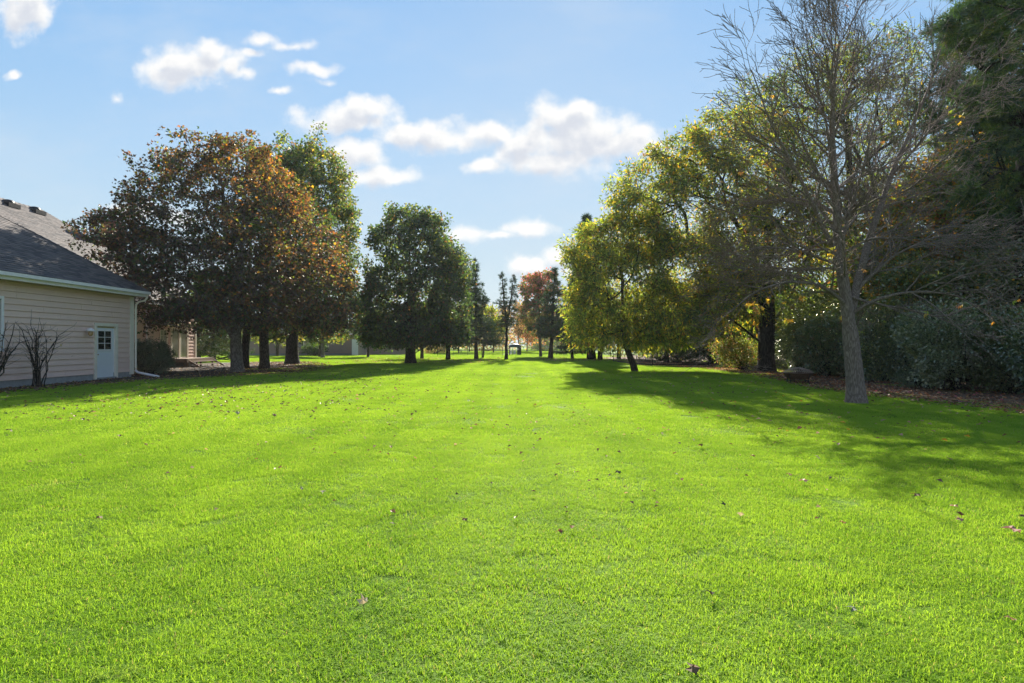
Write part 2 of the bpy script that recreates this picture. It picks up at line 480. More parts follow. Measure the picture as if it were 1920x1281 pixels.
def grow(trunk, r0, limbs, A, rng, seg=.45, clear=2.0, bend=.35, r_tip=.008, wander=.06):
    """joins every attractor in A to the growing skeleton; returns points, radii, chains, tip weight of each node"""
    cap = 200000; P = np.zeros((cap, 3)); Dr = np.zeros((cap, 3)); par = np.full(cap, -1); ok = np.zeros(cap, bool); n = 0
    chains = []
    def add_chain(pts, parent, usable=None):
        nonlocal n
        k = len(pts); P[n:n + k] = pts
        prev = P[parent] if parent >= 0 else pts[0] - np.array((0, 0, .1))
        d = np.diff(np.vstack([prev, pts]), axis=0); Dr[n:n + k] = d / (np.linalg.norm(d, axis=1)[:, None] + 1e-9)
        par[n] = parent; par[n + 1:n + k] = np.arange(n, n + k - 1)
        ok[n:n + k] = True if usable is None else usable
        chains.append((parent, n, n + k)); n += k
    def densify(L, s):
        L = np.asarray(L); out = [L[0]]
        for a, b in zip(L[:-1], L[1:]):
            m = max(1, int(math.ceil(np.linalg.norm(b - a) / s)))
            for i in range(1, m + 1): out.append(a + (b - a) * i / m)
        out = np.array(out); out[1:-1] += rng.normal(0, wander * .5, (len(out) - 2, 3))
        for _ in range(2): out[1:-1] = .5 * out[1:-1] + .25 * (out[:-2] + out[2:])
        return out
    T = densify(trunk, seg * .8); add_chain(T, -1, T[:, 2] > clear)
    for L in limbs:
        L = densify(L, seg * .8); j = int(np.argmin(((P[:n] - L[0]) ** 2).sum(1))); add_chain(L[1:], j)
    ax = np.array([T[0][0], T[0][1]])
    order = np.argsort(np.linalg.norm((A - T[len(T) // 2]) * (1, 1, .8), axis=1) + rng.normal(0, .3, len(A)))
    for i in order:
        a = A[i]; v = a - P[:n]; d = np.sqrt((v ** 2).sum(1)) + 1e-6
        cosv = (v * Dr[:n]).sum(1) / d
        cost = d * (1.5 - .6 * cosv); cost[~ok[:n]] = 1e9
        j = int(np.argmin(cost)); L = d[j]
        m = max(2, int(math.ceil(L / seg)))
        t = np.linspace(0, 1, m + 1)[1:, None]
        p0 = P[j]; t0 = (Dr[j] * .75 + np.array((0, 0, .25))) * L * bend * 1.6
        t1 = (a - p0) * (1 - bend * .6) + np.array((0, 0, 1)) * L * bend * rng.uniform(-.5, .6)
        h = (2 * t ** 3 - 3 * t ** 2 + 1) * p0 + (t ** 3 - 2 * t ** 2 + t) * t0 + (-2 * t ** 3 + 3 * t ** 2) * a + (t ** 3 - t ** 2) * t1
        h[:-1] += rng.normal(0, wander * min(1, L), (m - 1, 3))
        add_chain(h, j)
    cnt = np.zeros(n)
    isleaf = np.ones(n, bool); isleaf[par[:n][par[:n] >= 0]] = False; cnt[isleaf] = 1
    for i in range(n - 1, -1, -1):
        if par[i] >= 0: cnt[par[i]] += cnt[i]
    # nodes are stored children after parents, so one backward sweep is enough
    e = math.log(r0 / r_tip) / math.log(max(cnt[0], 2))
    R = r_tip * cnt ** e
    return P[:n], R, chains, cnt, Dr[:n], par[:n]


def wood(name, P, R, chains, mat, parent, flare=1.35, kbig=12, rmin=0.0):
    V = []; F = []; n0 = 0
    for (p, a, b) in chains:
        idx = np.arange(a, b); pts = P[idx]; rad = R[idx].copy()
        if p >= 0: pts = np.vstack([P[p], pts]); rad = np.concatenate([[min(R[p], rad[0] * 1.15)], rad])
        if len(pts) < 2: continue
        if p < 0:
            h = pts[:, 2] - pts[0, 2]; rad = rad * (1 + (flare - 1) * np.exp(-h / .35)); pts[0, 2] -= .12
        if rad.max() < rmin: continue
        k = kbig if rad.max() > .12 else (7 if rad.max() > .04 else (4 if rad.max() > .018 else 3))
        v, f = tube(pts, rad, k); V.append(v); F.append(f + n0); n0 += len(v)
    return np_mesh(name, np.concatenate(V), F, mat, parent, smooth=True)


def foliage_points(P, R, chains, cnt, Dr, per, spread, rng, maxcnt=3):
    sel = np.nonzero(cnt <= maxcnt)[0]
    k = rng.poisson(per, len(sel)); idx = np.repeat(sel, k)
    off = rng.normal(0, 1, (len(idx), 3)); off *= (spread * rng.random(len(idx)) ** .5)[:, None] / (np.linalg.norm(off, axis=1)[:, None] + 1e-9)
    C = P[idx] + off * (1, 1, .75)
    D = Dr[idx] * .6 + off / spread * .6 + np.array((0, 0, -.35))
    keep = (lump(C, 1.7, rng.uniform(0, 50)) > -.38) | (rng.random(len(C)) < .35)
    return C[keep], D[keep]


def tree(name, label, cat, base, r0, top, blobs, tips, per, spread, lsize, lkind, colf, bark='bark_brown', seed=1, clear=2.0, seg=.5,
         limbs=(), group=None, bend=.35, r_tip=.010, lmat='leaf', up=.35, rmin=0.0, shell=.25, flare=1.35, maxcnt=3, jitter=.6, via=(), wander=.06):
    rng = np.random.default_rng(seed)
    b = W(*base); b[2] = gz(b[0], b[1])
    root = empty(name, b, label, cat, group)
    T = [b] + [W(*v) for v in via] + [W(*top)]
    A = blob_points(blobs, tips, rng, shell)
    A = A[A[:, 2] > .5]
    P, R, ch, cnt, Dr, par = grow(T, r0, [[W(*q) for q in L] for L in limbs], A, rng, seg, clear, bend, r_tip, wander)
    wood('trunk', P, R, ch, bark, root, flare, rmin=rmin)
    if per > 0:
        C, D = foliage_points(P, R, ch, cnt, Dr, per, spread, rng, maxcnt)
        m = C[:, 2] > .25; C, D = C[m], D[m]
        leaves('crown', C, D, lsize, lkind, colf(rng, C), lmat, root, rng, up, jitter)
    return root, P, R, ch, cnt, Dr


def conifer(name, label, cat, base, r0, top, rad_px, low_py, seed=1, n_whorl=26, per=5, droop=-.25, tuft=.22, dens=7, cols=None, bark='bark_dark',
            prof=None, group=None, extra_tops=(), tkind='tuft_small', irr=.25, via=(), minz=.5):
    rng = np.random.default_rng(seed)
    b = W(*base); b[2] = gz(b[0], b[1]); Y = base[2]
    root = empty(name, b, label, cat, group)
    Vw = []; Fw = []; n0 = 0; Cs = []; Ds = []
    stems = [[b] + [W(*v) for v in via] + [W(*top)]] + [[W(*q) for q in s] for s in extra_tops]
    rpx = rad_px * Y / FPX; low = EYE + (HOR - low_py) / FPX * Y
    for si, S in enumerate(stems):
        S = np.array(S); pts = []
        for a, c in zip(S[:-1], S[1:]):
            for i in range(8): pts.append(a + (c - a) * i / 8)
        pts.append(S[-1]); pts = np.array(pts); pts[1:-1, :2] += rng.normal(0, .02, (len(pts) - 2, 2))
        h = (pts[:, 2] - b[2]) / (S[-1][2] - b[2]); rr = r0 * (1 - h) ** .8 * (.8 if si else 1) + .02
        if si == 0: rr = rr * (1 + .4 * np.exp(-(pts[:, 2] - b[2]) / .3)); pts[0, 2] -= .1
        v, f = tube(pts, rr, 9); Vw.append(v); Fw.append(f + n0); n0 += len(v)
        ztop = S[-1][2]; z0 = max(low, S[0][2])
        for w in range(n_whorl):
            z = z0 + (ztop - z0) * (w + rng.uniform(-.6, .6)) / n_whorl; t = np.clip((z - low) / (ztop - low), 0, 1)
            R = rpx * (prof(t) if prof else (1 - t) ** .75) * (1 if not extra_tops else .8) + .12
            c = np.array([np.interp(z, pts[:, 2], pts[:, k]) for k in range(3)]); c[2] = z
            for q in range(per):
                a = rng.random() * 2 * math.pi; L = R * rng.uniform(1 - irr * 1.6, 1 + irr); m = 5
                s = np.linspace(0, 1, m)[:, None]; d = np.array((math.cos(a), math.sin(a), 0))
                B = c + d * L * s + np.array((0, 0, 1)) * L * (droop * s + (.25 - droop * .3) * s ** 2 * .6) + rng.normal(0, .03, (m, 3)) * s
                v, f = tube(B, .014 + .03 * (1 - s[:, 0]) * min(1, L / 2), 3); Vw.append(v); Fw.append(f + n0); n0 += len(v)
                k = max(4, int(L * dens * 2.2)); u = rng.uniform(.12, 1.0, k) ** .7
                C = np.stack([np.interp(u, s[:, 0], B[:, j]) for j in range(3)], 1)
                side = np.cross(d, (0, 0, 1)); sw = rng.normal(0, .20, k) * L * (1.05 - u * .75)
                C += side * sw[:, None] + np.array((0, 0, 1)) * (rng.normal(0, .10, k) - np.abs(sw) * .25 - .05)[:, None]
                Cs.append(C); Ds.append(d * .7 + side * np.sign(sw)[:, None] * .6 + np.array((0, 0, .1)))
    np_mesh('trunk', np.concatenate(Vw), Fw, bark, root, smooth=True)
    C = np.concatenate(Cs); D = np.concatenate(Ds); m = C[:, 2] > minz; C, D = C[m], D[m]
    w = cols or {'dark_green': 1, 'bluegreen': 1.2, 'green': .3}
    leaves('crown', C, D, tuft, tkind, pick(rng, len(C), w), 'needle', root, rng, .1, .35)
    return root


# ------------------------------------------------------------------ the ground
def grid_sheet(name, xs, ys, mat, dz=0.0, hole=None, label=None):
    X, Y = np.meshgrid(xs, ys); V = np.stack([X, Y, gz(X, Y) + dz], 2).reshape(-1, 3)
    nx = len(xs); i = np.arange(len(V)).reshape(X.shape)
    F = np.stack([i[:-1, :-1], i[:-1, 1:], i[1:, 1:], i[1:, :-1]], 2).reshape(-1, 4)
    if hole is not None: F = F[~hole(V[F].mean(1))]
    o = np_mesh(name, V, [F], mat, smooth=True); tag(o, label, kind='structure'); return o


def axis(a, b, near, step, grow_):
    out = [0.0]; s = step
    while out[-1] < b:
        out.append(out[-1] + s)
        if out[-1] > near: s *= grow_
    neg = [0.0]; s = step
    while neg[-1] > a:
        neg.append(neg[-1] - s)
        if neg[-1] < -near: s *= grow_
    return np.array(sorted(set(neg[1:] + out)))


grid_sheet('lawn', axis(-420, 420, 36, .8, 1.25), axis(-60, 480, 50, .8, 1.25), 'lawn', 0.0, label='wide mown green lawn running back between two rows of trees')


def strip(name, L, Rr, mat, dz, jag=.25, label=None, cell=.33):
    """a bed between a left and a right outline (lists of (x, y) with rising y), edges a little ragged"""
    L = np.array(L); Rr = np.array(Rr); ys = np.arange(min(L[0, 1], Rr[0, 1]), L[-1, 1], cell)
    xl = np.interp(ys, L[:, 1], L[:, 0]) + jag * (np.sin(ys * 2.3) * .5 + np.sin(ys * 5.1 + 1) * .35 + RNG.normal(0, .22, len(ys)))
    xr = np.interp(ys, Rr[:, 1], Rr[:, 0]) + jag * (np.sin(ys * 2.9 + 2) * .5 + np.sin(ys * 4.7) * .35 + RNG.normal(0, .22, len(ys)))
    m = 24; t = np.linspace(0, 1, m)
    X = xl[:, None] * (1 - t) + xr[:, None] * t; Y = np.repeat(ys[:, None], m, 1); V = np.stack([X, Y, gz(X, Y) + dz], 2).reshape(-1, 3)
    i = np.arange(len(V)).reshape(X.shape); F = np.stack([i[:-1, :-1], i[:-1, 1:], i[1:, 1:], i[1:, :-1]], 2).reshape(-1, 4)
    tag(np_mesh(name, V, [F], mat, smooth=True), label, kind='structure')


RB_L = [(11.3, 9), (11.2, 13), (10.6, 16), (10.6, 19), (11.4, 22.5), (11.9, 27), (12.0, 31), (10.8, 36.5), (9.6, 38), (9.0, 46), (9.5, 60), (12, 75)]
RB_R = [(60, 9), (60, 75)]
LB_L = [(-22, 13), (-22, 46)]
LB_R = [(-16.1, 13), (-15.6, 17), (-15.7, 20), (-14.9, 22.5), (-13.2, 25), (-11.8, 28), (-11.6, 33), (-13.0, 38), (-15.5, 43), (-17, 46)]
strip('planting_bed', RB_L, RB_R, 'litter_soil', .02, .35, 'bare brown ground under the hedge and trees on the right')
strip('soil_bed', LB_L, LB_R, 'glove_soil', .02, .35, 'dark bare soil along the house and under the left maples')


def in_bed(x, y, pad=0.0):
    r = (x > np.interp(y, [p[1] for p in RB_L], [p[0] for p in RB_L]) + pad) & (y > 9)
    l = (x < np.interp(y, [p[1] for p in LB_R], [p[0] for p in LB_R]) - pad) & (y > 13) & (y < 46)
    return r | l


def road_strip(name, x0, x1, y0, y1, z, mat, label):
    b = MB().raw([(x0, y0, z), (x1, y0, z), (x1, y1, z), (x0, y1, z)], np.array([(0, 1, 2, 3)])); tag(b.build(name, mat), label, kind='structure')


road_strip('road', -260, 260, 118, 125, .035, 'pale_road', 'pale sunlit road crossing far behind the lawn')
tag(MB().box(-260, 260, 117.7, 118.0, -.1, .13).build('kerb', 'concrete'), 'pale kerb along the near side of the far road', kind='structure')


# ------------------------------------------------------------------ grass
def blade_patch(size, count, h, w, rng, flat=.35):
    x = rng.uniform(-size / 2, size / 2, count); y = rng.uniform(-size / 2, size / 2, count)
    a = rng.uniform(0, 2 * math.pi, count); H = h * rng.uniform(.45, 1.25, count) ; ln = rng.gamma(2.0, flat / 2, count)
    dx, dy = np.cos(a), np.sin(a); b = a + rng.normal(0, .9, count) + math.pi / 2; wx, wy = np.cos(b) * w / 2, np.sin(b) * w / 2
    k = rng.uniform(.7, 1.3, count)[:, None]
    W3 = np.stack([wx, wy, wx * 0], 1) * k
    base = np.stack([x, y, x * 0 - .01], 1)
    lean = np.stack([dx * ln, dy * ln, dx * 0], 1) * H[:, None]
    mid = base + lean * .35 + np.stack([x * 0, x * 0, H * .6], 1)
    z = H * np.clip(1.05 - ln * .35, .25, 1.05)
    tip = base + lean + np.stack([x * 0, x * 0, z], 1)
    V = np.stack([base - W3, base + W3, mid - W3 * .8, mid + W3 * .8, tip], 1).reshape(-1, 3)
    o = np.arange(count)[:, None] * 5
    F3 = o + np.array([[2, 3, 4]]); F4 = o + np.array([[0, 1, 3, 2]])
    t = rng.random(count) ** 2; dead = rng.random(count) < .006; t[dead] = 1.0
    return V, F3, F4, np.repeat(t, 5)


def grass_field(name, pts, rot, scl, patches, mat, label):
    Vs = []; F3s = []; F4s = []; ts = []; vid = []; n = 0
    for k, (V, F3, F4, t) in enumerate(patches):
        Vs.append(V); F3s.append(F3 + n); F4s.append(F4 + n); ts.append(t); vid.append(np.full(len(V), k)); n += len(V)
    Vs.append(pts); ts.append(np.zeros(len(pts))); vid.append(np.full(len(pts), -1))
    o = np_mesh(name, np.concatenate(Vs), [np.concatenate(F3s), np.concatenate(F4s)], mat, tint=np.concatenate(ts))
    me = o.data
    a = me.attributes.new('vid', 'INT', 'POINT'); a.data.foreach_set('value', np.concatenate(vid).astype(np.int32))
    a = me.attributes.new('pv', 'INT', 'POINT'); a.data.foreach_set('value', np.concatenate([np.zeros(n), RNG.integers(0, len(patches), len(pts))]).astype(np.int32))
    a = me.attributes.new('rot', 'FLOAT_VECTOR', 'POINT'); a.data.foreach_set('vector', np.concatenate([np.zeros((n, 3)), rot]).astype(np.float32).ravel())
    a = me.attributes.new('scl', 'FLOAT_VECTOR', 'POINT'); a.data.foreach_set('vector', np.concatenate([np.ones((n, 3)), scl]).astype(np.float32).ravel())
    g = bpy.data.node_groups.new(name, 'GeometryNodeTree'); g.is_modifier = True
    g.interface.new_socket('Geometry', in_out='INPUT', socket_type='NodeSocketGeometry')
    g.interface.new_socket('Geometry', in_out='OUTPUT', socket_type='NodeSocketGeometry')
    N = g.nodes; L = g.links; gi = N.new('NodeGroupInput'); go = N.new('NodeGroupOutput')
    def attr(nm, ty):
        q = N.new('GeometryNodeInputNamedAttribute'); q.data_type = ty; q.inputs[0].default_value = nm; return q.outputs['Attribute']
    def eq(v):
        c = N.new('FunctionNodeCompare'); c.data_type = 'INT'; c.operation = 'EQUAL'; L.new(attr('vid', 'INT'), c.inputs['A'] if c.inputs['A'].enabled else c.inputs[2]); c.inputs[3].default_value = v
        for s_ in c.inputs:
            if s_.enabled and s_.name == 'B': s_.default_value = v
            if s_.enabled and s_.name == 'A' and not s_.is_linked: L.new(attr('vid', 'INT'), s_)
        return c.outputs[0]
    def sep(v):
        s_ = N.new('GeometryNodeSeparateGeometry'); s_.domain = 'POINT'; L.new(gi.outputs[0], s_.inputs[0]); L.new(eq(v), s_.inputs[1]); return s_.outputs[0]
    j = N.new('GeometryNodeGeometryToInstance')
    for k in range(len(patches)): L.new(sep(k), j.inputs[0])
    ip = N.new('GeometryNodeInstanceOnPoints'); L.new(sep(-1), ip.inputs['Points']); L.new(j.outputs[0], ip.inputs['Instance'])
    ip.inputs['Pick Instance'].default_value = True; L.new(attr('pv', 'INT'), ip.inputs['Instance Index'])
    L.new(attr('rot', 'FLOAT_VECTOR'), ip.inputs['Rotation']); L.new(attr('scl', 'FLOAT_VECTOR'), ip.inputs['Scale'])
    L.new(ip.outputs[0], go.inputs[0])
    md = o.modifiers.new('scatter', 'NODES'); md.node_group = g
    tag(o, label, 'grass', kind='stuff'); return o


def lawn_points(y0, y1, cell, rng, margin=2.5, keepbed=.0):
    xm = 1.0 * y1 + margin
    xs = np.arange(-xm, xm, cell); ys = np.arange(y0, y1, cell)
    X, Y = np.meshgrid(xs, ys); X = X.ravel() + rng.uniform(-.3, .3, X.size) * cell; Y = Y.ravel() + rng.uniform(-.3, .3, Y.size) * cell
    m = (np.abs(X) < Y * 1.0 + margin) & (X < 60) & (X > -75)
    bed = in_bed(X, Y, .15) | ((X < -16.4) & (Y < 30) & (Y > 5)); m &= ~bed | ((rng.random(len(X)) < keepbed) & (X > -16.3) & (X < 17))
    m &= ~((Y > 117.0) & (Y < 125.5))
    X, Y = X[m], Y[m]
    P = np.stack([X, Y, gz(X, Y)], 1); n = len(X)
    hz = 1.0 + .10 * lump(P * (1, 1, 0), 1.3, 2.0) + rng.normal(0, .05, n)
    tilt = rng.normal(0, .012, (n, 2))
    rot = np.stack([tilt[:, 0], tilt[:, 1], rng.uniform(0, 6.28, n)], 1)
    return P, rot, np.stack([np.ones(n), np.ones(n), np.clip(hz, .35, 1.5)], 1)


def build_grass():
    r = np.random.default_rng(11)
    P, ro, s = lawn_points(1.2, 9, .42, r)
    grass_field('near_grass', P, ro, s, [blade_patch(.62, 3400, .040, .0036, r, f) for f in (.7, .85, 1.0, 1.15)], 'grass_blade', 'bright green grass blades of the near lawn')
    P, ro, s = lawn_points(9, 24, .75, r, 3, .10)
    grass_field('middle_grass', P, ro, s, [blade_patch(1.1, 4600, .042, .0065, r, f) for f in (.7, .9, 1.1)], 'grass_blade', 'bright green grass of the middle lawn')
    P, ro, s = lawn_points(24, 58, 1.7, r, 3, .06)
    grass_field('far_grass', P, ro, s, [blade_patch(2.4, 5200, .055, .015, r, f) for f in (.7, 1.3)], 'grass_blade', 'bright green grass of the far lawn under the tree rows')
    P, ro, s = lawn_points(58, 150, 4.2, r, 0)
    grass_field('distant_grass', P, ro, s, [blade_patch(6, 9000, .065, .035, r, f) for f in (.8, 1.4)], 'grass_blade', 'yellow green grass beyond the last trees')


build_grass()


# ------------------------------------------------------------------ the house
def lap_boards(x, y0, y1, z0, z1, pitch, cuts, parent, mat, rng, joined=False, name='siding_board'):
    """lapped boards on a wall that faces +X; cuts are (y0, y1, z0, z1) openings"""
    z = z0; mb = MB()
    while z < z1 - .02:
        zt = min(z + pitch - .014, z1)
        segs = [(y0, y1)]
        for (a, b, c, d) in cuts:
            if zt > c + .03 and z < d - .03:
                segs = [q for (s, e) in segs for q in ((s, min(e, a)), (max(s, b), e)) if q[1] - q[0] > .04]
        for (s, e) in segs:
            cutp = [s]; p = s + rng.uniform(1.6, 4.6)
            while p < e - .8 and not joined: cutp.append(p); p += rng.uniform(3.2, 4.6)
            cutp.append(e)
            for a, b in zip(cutp[:-1], cutp[1:]):
                g = .002; q = rng.uniform(-.0015, .0015)
                Vb = [(x, a + g, z), (x + .042 + q, a + g, z), (x + .042 + q, b - g, z), (x, b - g, z), (x, a + g, zt), (x + .010, a + g, zt), (x + .010, b - g, zt), (x, b - g, zt)]
                if joined: mb.raw(Vb, BOXF)
                else: MB().raw(Vb, BOXF).build(name, mat, parent)
        z += pitch
    if joined: return mb.build('siding', mat, parent)


def pane_grid(parent, x, y0, y1, z0, z1, ny, nz, glass, bar, barw=.022, panename='pane', barmat='white_paint', muntin='muntin'):
    for i in range(ny):
        for j in range(nz):
            a = y0 + (y1 - y0) * i / ny; b = y0 + (y1 - y0) * (i + 1) / ny; c = z0 + (z1 - z0) * j / nz; d = z0 + (z1 - z0) * (j + 1) / nz
            MB().box(x - .008, x, a + .004, b - .004, c + .004, d - .004).build(panename, glass, parent)
    for i in range(1, ny): MB().box(x + .001, x + .014, y0 + (y1 - y0) * i / ny - barw / 2, y0 + (y1 - y0) * i / ny + barw / 2, z0, z1).build(muntin, barmat, parent)
    for j in range(1, nz): MB().box(x + .001, x + .012, y0, y1, z0 + (z1 - z0) * j / nz - barw / 2, z0 + (z1 - z0) * j / nz + barw / 2).build(muntin, barmat, parent)


def roof_plane(parent, p0, p1, q0, q1, name, rng, course=.145, tab=.31):
    """eave from p0 to p1, top edge from q0 to q1; shingle tabs laid in courses, joined"""
    p0, p1, q0, q1 = (np.array(v, float) for v in (p0, p1, q0, q1))
    nrm = np.cross(p1 - p0, (q0 + q1) / 2 - (p0 + p1) / 2); nrm /= np.linalg.norm(nrm); nrm = nrm if nrm[2] > 0 else -nrm
    e = (p1 - p0) / np.linalg.norm(p1 - p0); up = np.cross(nrm, e); up = up if up[2] > 0 else -up
    base = MB().raw([p0, p1, q1, q0], np.array([(0, 1, 2, 3)])).build(name, 'shingle', parent, tint=True)
    s0, s1 = 0.0, (p1 - p0) @ e; u0, u1 = (q0 - p0) @ e, (q1 - p0) @ e; H = (q0 - p0) @ up
    V = []; T = []; k = int(H / course); F = []
    for c in range(k + 1):
        h0 = c * course; h1 = min(h0 + course * 1.06, H)
        a0 = s0 + (u0 - s0) * h0 / H; a1 = s1 + (u1 - s1) * h0 / H; b0 = s0 + (u0 - s0) * h1 / H; b1 = s1 + (u1 - s1) * h1 / H
        x = a0 + (.155 if c % 2 else 0) * 1.0
        xs = [a0]
        while x < a1 - .1:
            if x > a0 + .05: xs.append(x)
            x += tab * rng.uniform(.6, 1.5)
        xs.append(a1)
        for i, (l, r) in enumerate(zip(xs[:-1], xs[1:])):
            lift = .012 + rng.uniform(0, .010); g = .004
            lt = max(l, b0) if i == 0 else l; rt = min(r, b1) if i == len(xs) - 2 else r
            if rt - lt < .02: continue
            A = p0 + e * (l + g) + up * (h0 - .004); B = p0 + e * (r - g) + up * (h0 - .004); Cc = p0 + e * (rt - g) + up * h1; Dd = p0 + e * (lt + g) + up * h1
            n = len(V); V += [A + nrm * .002, B + nrm * .002, B + nrm * lift, A + nrm * lift, Cc + nrm * .004, Dd + nrm * .004]
            F += [(n, n + 1, n + 2, n + 3), (n + 3, n + 2, n + 4, n + 5)]; T += [rng.random()] * 6
    o = np_mesh('shingles', np.array(V), [np.array(F)], 'shingle', base, tint=T); o['kind'] = 'stuff'
    return base


def build_house():
    rng = np.random.default_rng(5)
    H = empty('house', (-20.7, 24, 0), 'large house with pinkish tan lap siding and grey shingle roof at the left edge', 'house')
    XG, YF, YN, ZS = -16.72, 25.0, 9.0, 3.50
    wall = MB().box(-24.9, XG, YN, YF, .26, 3.62).build('garage_wall', 'siding_paint', H)
    fnd = MB().box(-24.88, XG + .004, YN + .02, YF - .01, -.15, .255).build('foundation', 'concrete', H)
    door = (22.72, 24.06, 0.0, 2.26); win = (16.9, 18.66, 1.20, 3.02)
    lap_boards(XG + .002, YN, YF - .16, .24, ZS, .212, [door, win], wall, 'siding_paint', rng)
    MB().box(XG + .003, XG + .060, YF - .155, YF + .02, .12, ZS).build('corner_trim', 'cream_paint', H)
    MB().box(XG - .02, XG + .045, YF + .022, YF + .10, .12, ZS).build('corner_trim', 'cream_paint', H)
    # door
    d0, d1 = 22.72, 24.06
    for (a, b) in ((d0, d0 + .13), (d1 - .15, d1)): MB().box(XG + .003, XG + .065, a, b, .03, 2.17).build('door_trim', 'cream_paint', H)
    MB().box(XG + .003, XG + .068, d0, d1, 2.172, 2.30).build('door_trim', 'cream_paint', H)
    MB().box(XG - .10, XG + .002, d0 + .132, d1 - .152, 2.10, 2.168).build('door_head', 'soffit_paint', H)
    D = MB().box(XG - .085, XG - .035 + .04, d0 + .135, d1 - .20, .09, 2.10).build('door', 'door_paint', H)
    MB().box(XG - .04, XG + .003, d1 - .197, d1 - .153, .05, 2.10).build('door_jamb', 'white_paint', H)
    MB().box(XG + .003, XG + .11, d0 + .14, d1 - .16, .02, .085).build('door_sill', 'concrete', H)
    gx = XG + .012; g0, g1 = d0 + .24, d1 - .36
    MB().box(gx - .006, gx + .012, g0 - .05, g1 + .05, 1.18, 1.225).build('window_frame', 'white_paint', D)
    MB().box(gx - .006, gx + .012, g0 - .05, g1 + .05, 1.975, 2.02).build('window_frame', 'white_paint', D)
    MB().box(gx - .006, gx + .012, g0 - .05, g0 - .004, 1.227, 1.973).build('window_frame', 'white_paint', D)
    MB().box(gx - .006, gx + .012, g1 + .004, g1 + .05, 1.227, 1.973).build('window_frame', 'white_paint', D)
    pane_grid(D, gx, g0, g1, 1.227, 1.973, 2, 3, 'dark_glass', 1)
    for z0, z1 in ((.62, 1.04), (.25, .52)): MB().box(gx - .006, gx + .002, g0, g1, z0, z1).build('door_panel', 'door_paint', D)
    hb = MB().tube([(gx - .01, d0 + .17, 1.02), (gx + .05, d0 + .17, 1.02)], .012, 8).lathe([(.0, -.03), (.028, -.015), (.03, .01), (0, .03)], (gx + .06, d0 + .17, 1.02), 10); hb.build('handle', 'mesh_metal', D, smooth=True)
    # window at the edge of the picture
    w0, w1, z0, z1 = win
    Wn = MB().box(XG + .003, XG + .016, w0 + .08, w1 - .08, z0 + .1, z1 - .1).build('window', 'dark_glass', H)
    for (a, b, c, d) in ((w0, w0 + .10, z0, z1), (w1 - .10, w1, z0, z1), (w0 + .102, w1 - .102, z0, z0 + .09), (w0 + .102, w1 - .102, z1 - .09, z1)):
        MB().box(XG + .003, XG + .06, a, b, c, d).build('frame', 'white_paint', Wn)
    MB().box(XG + .018, XG + .055, (w0 + w1) / 2 - .03, (w0 + w1) / 2 + .03, z0 + .092, z1 - .092).build('frame', 'white_paint', Wn)
    # wall lamp by the door
    L = MB().tube([(XG + .03, 22.25, 1.98), (XG + .16, 22.25, 2.05), (XG + .22, 22.25, 2.02)], .018, 8).build('wall_lamp', 'white_paint', H)
    MB().lathe([(.02, .10), (.05, .08), (.12, .02), (.155, -.03), (.147, -.035)], (XG + .24, 22.25, 1.98), 18).build('lamp_shade', 'white_paint', L, smooth=True)
    MB().lathe([(.065, -.04), (.085, -.10), (.08, -.17), (.04, -.22), (0, -.23)], (XG + .24, 22.25, 1.98), 14).build('lamp_glass', 'amber_glass', L, smooth=True)
    # garage roof: hip towards the far end
    EX, EYf, EZ = -16.28, 25.45, 3.80; RX = -20.7; RZ = EZ + (EX - RX) * .745
    roof = roof_plane(H, (EX, 8.6, EZ), (EX, EYf, EZ), (RX, 8.6, RZ), (RX, EYf - (EX - RX), RZ), 'garage_roof', rng)
    MB().raw([(EX, EYf, EZ), (2 * RX - EX, EYf, EZ), (RX, EYf - (EX - RX), RZ)], np.array([(0, 1, 2)])).build('garage_roof', 'shingle', H, tint=True)
    MB().raw([(2 * RX - EX, 8.6, EZ), (2 * RX - EX, EYf, EZ), (RX, EYf - (EX - RX), RZ), (RX, 8.6, RZ)], np.array([(0, 1, 2, 3)])).build('garage_roof', 'shingle', H, tint=True)
    hip = MB(); A = np.array((EX, EYf, EZ)); B = np.array((RX, EYf - (EX - RX), RZ)); n = 24
    for i in range(n):
        p = A + (B - A) * (i + .02) / n; q = A + (B - A) * (i + 1.06) / n; w = np.array((.11, .11, -.05)) * (1, -1, 1); w2 = np.array((-.11, .11, -.05))
        up = np.array((0, 0, .035 + .012)); hip.raw([p + np.array((.11, -.02, -.04)), p + up, p + np.array((-.05, .12, -.04)), q + np.array((.11, -.02, -.05)), q + up * .6, q + np.array((-.05, .12, -.05))], np.array([(0, 1, 4, 3), (1, 2, 5, 4)]))
    hip.build('hip_cap', 'shingle', H, tint=True)
    # eave: fascia with gutter, soffit
    MB().box(EX - .03, EX + .0, 8.6, EYf, EZ - .27, EZ - .045).build('fascia', 'white_paint', H)
    MB().box(EX + .002, EX + .11, 8.6, EYf + .02, EZ - .15, EZ - .03).build('gutter', 'white_paint', H)
    MB().box(XG, EX - .032, 8.6, EYf, EZ - .275, EZ - .245).build('soffit', 'soffit_paint', H)
    MB().box(-25.1, EX, EYf - .03, EYf, EZ - .27, EZ - .045).build('fascia', 'white_paint', H)
    MB().box(-25.1, EX - .03, YF, EYf - .032, EZ - .275, EZ - .245).build('soffit', 'soffit_paint', H)
    # downspout with its elbow and the run out over the ground
    ds = MB().tube([(EX + .02, YF + .33, EZ - .16), (EX + .02, YF + .33, EZ - .30), (EX - .06, YF + .31, EZ - .42), (EX - .26, YF + .22, EZ - .48), (XG + .10, YF + .16, EZ - .60), (XG + .09, YF + .14, EZ - .8), (XG + .09, YF + .14, .45), (XG + .11, YF + .14, .27)], .042, 8).build('downspout', 'cream_paint', H, smooth=True)
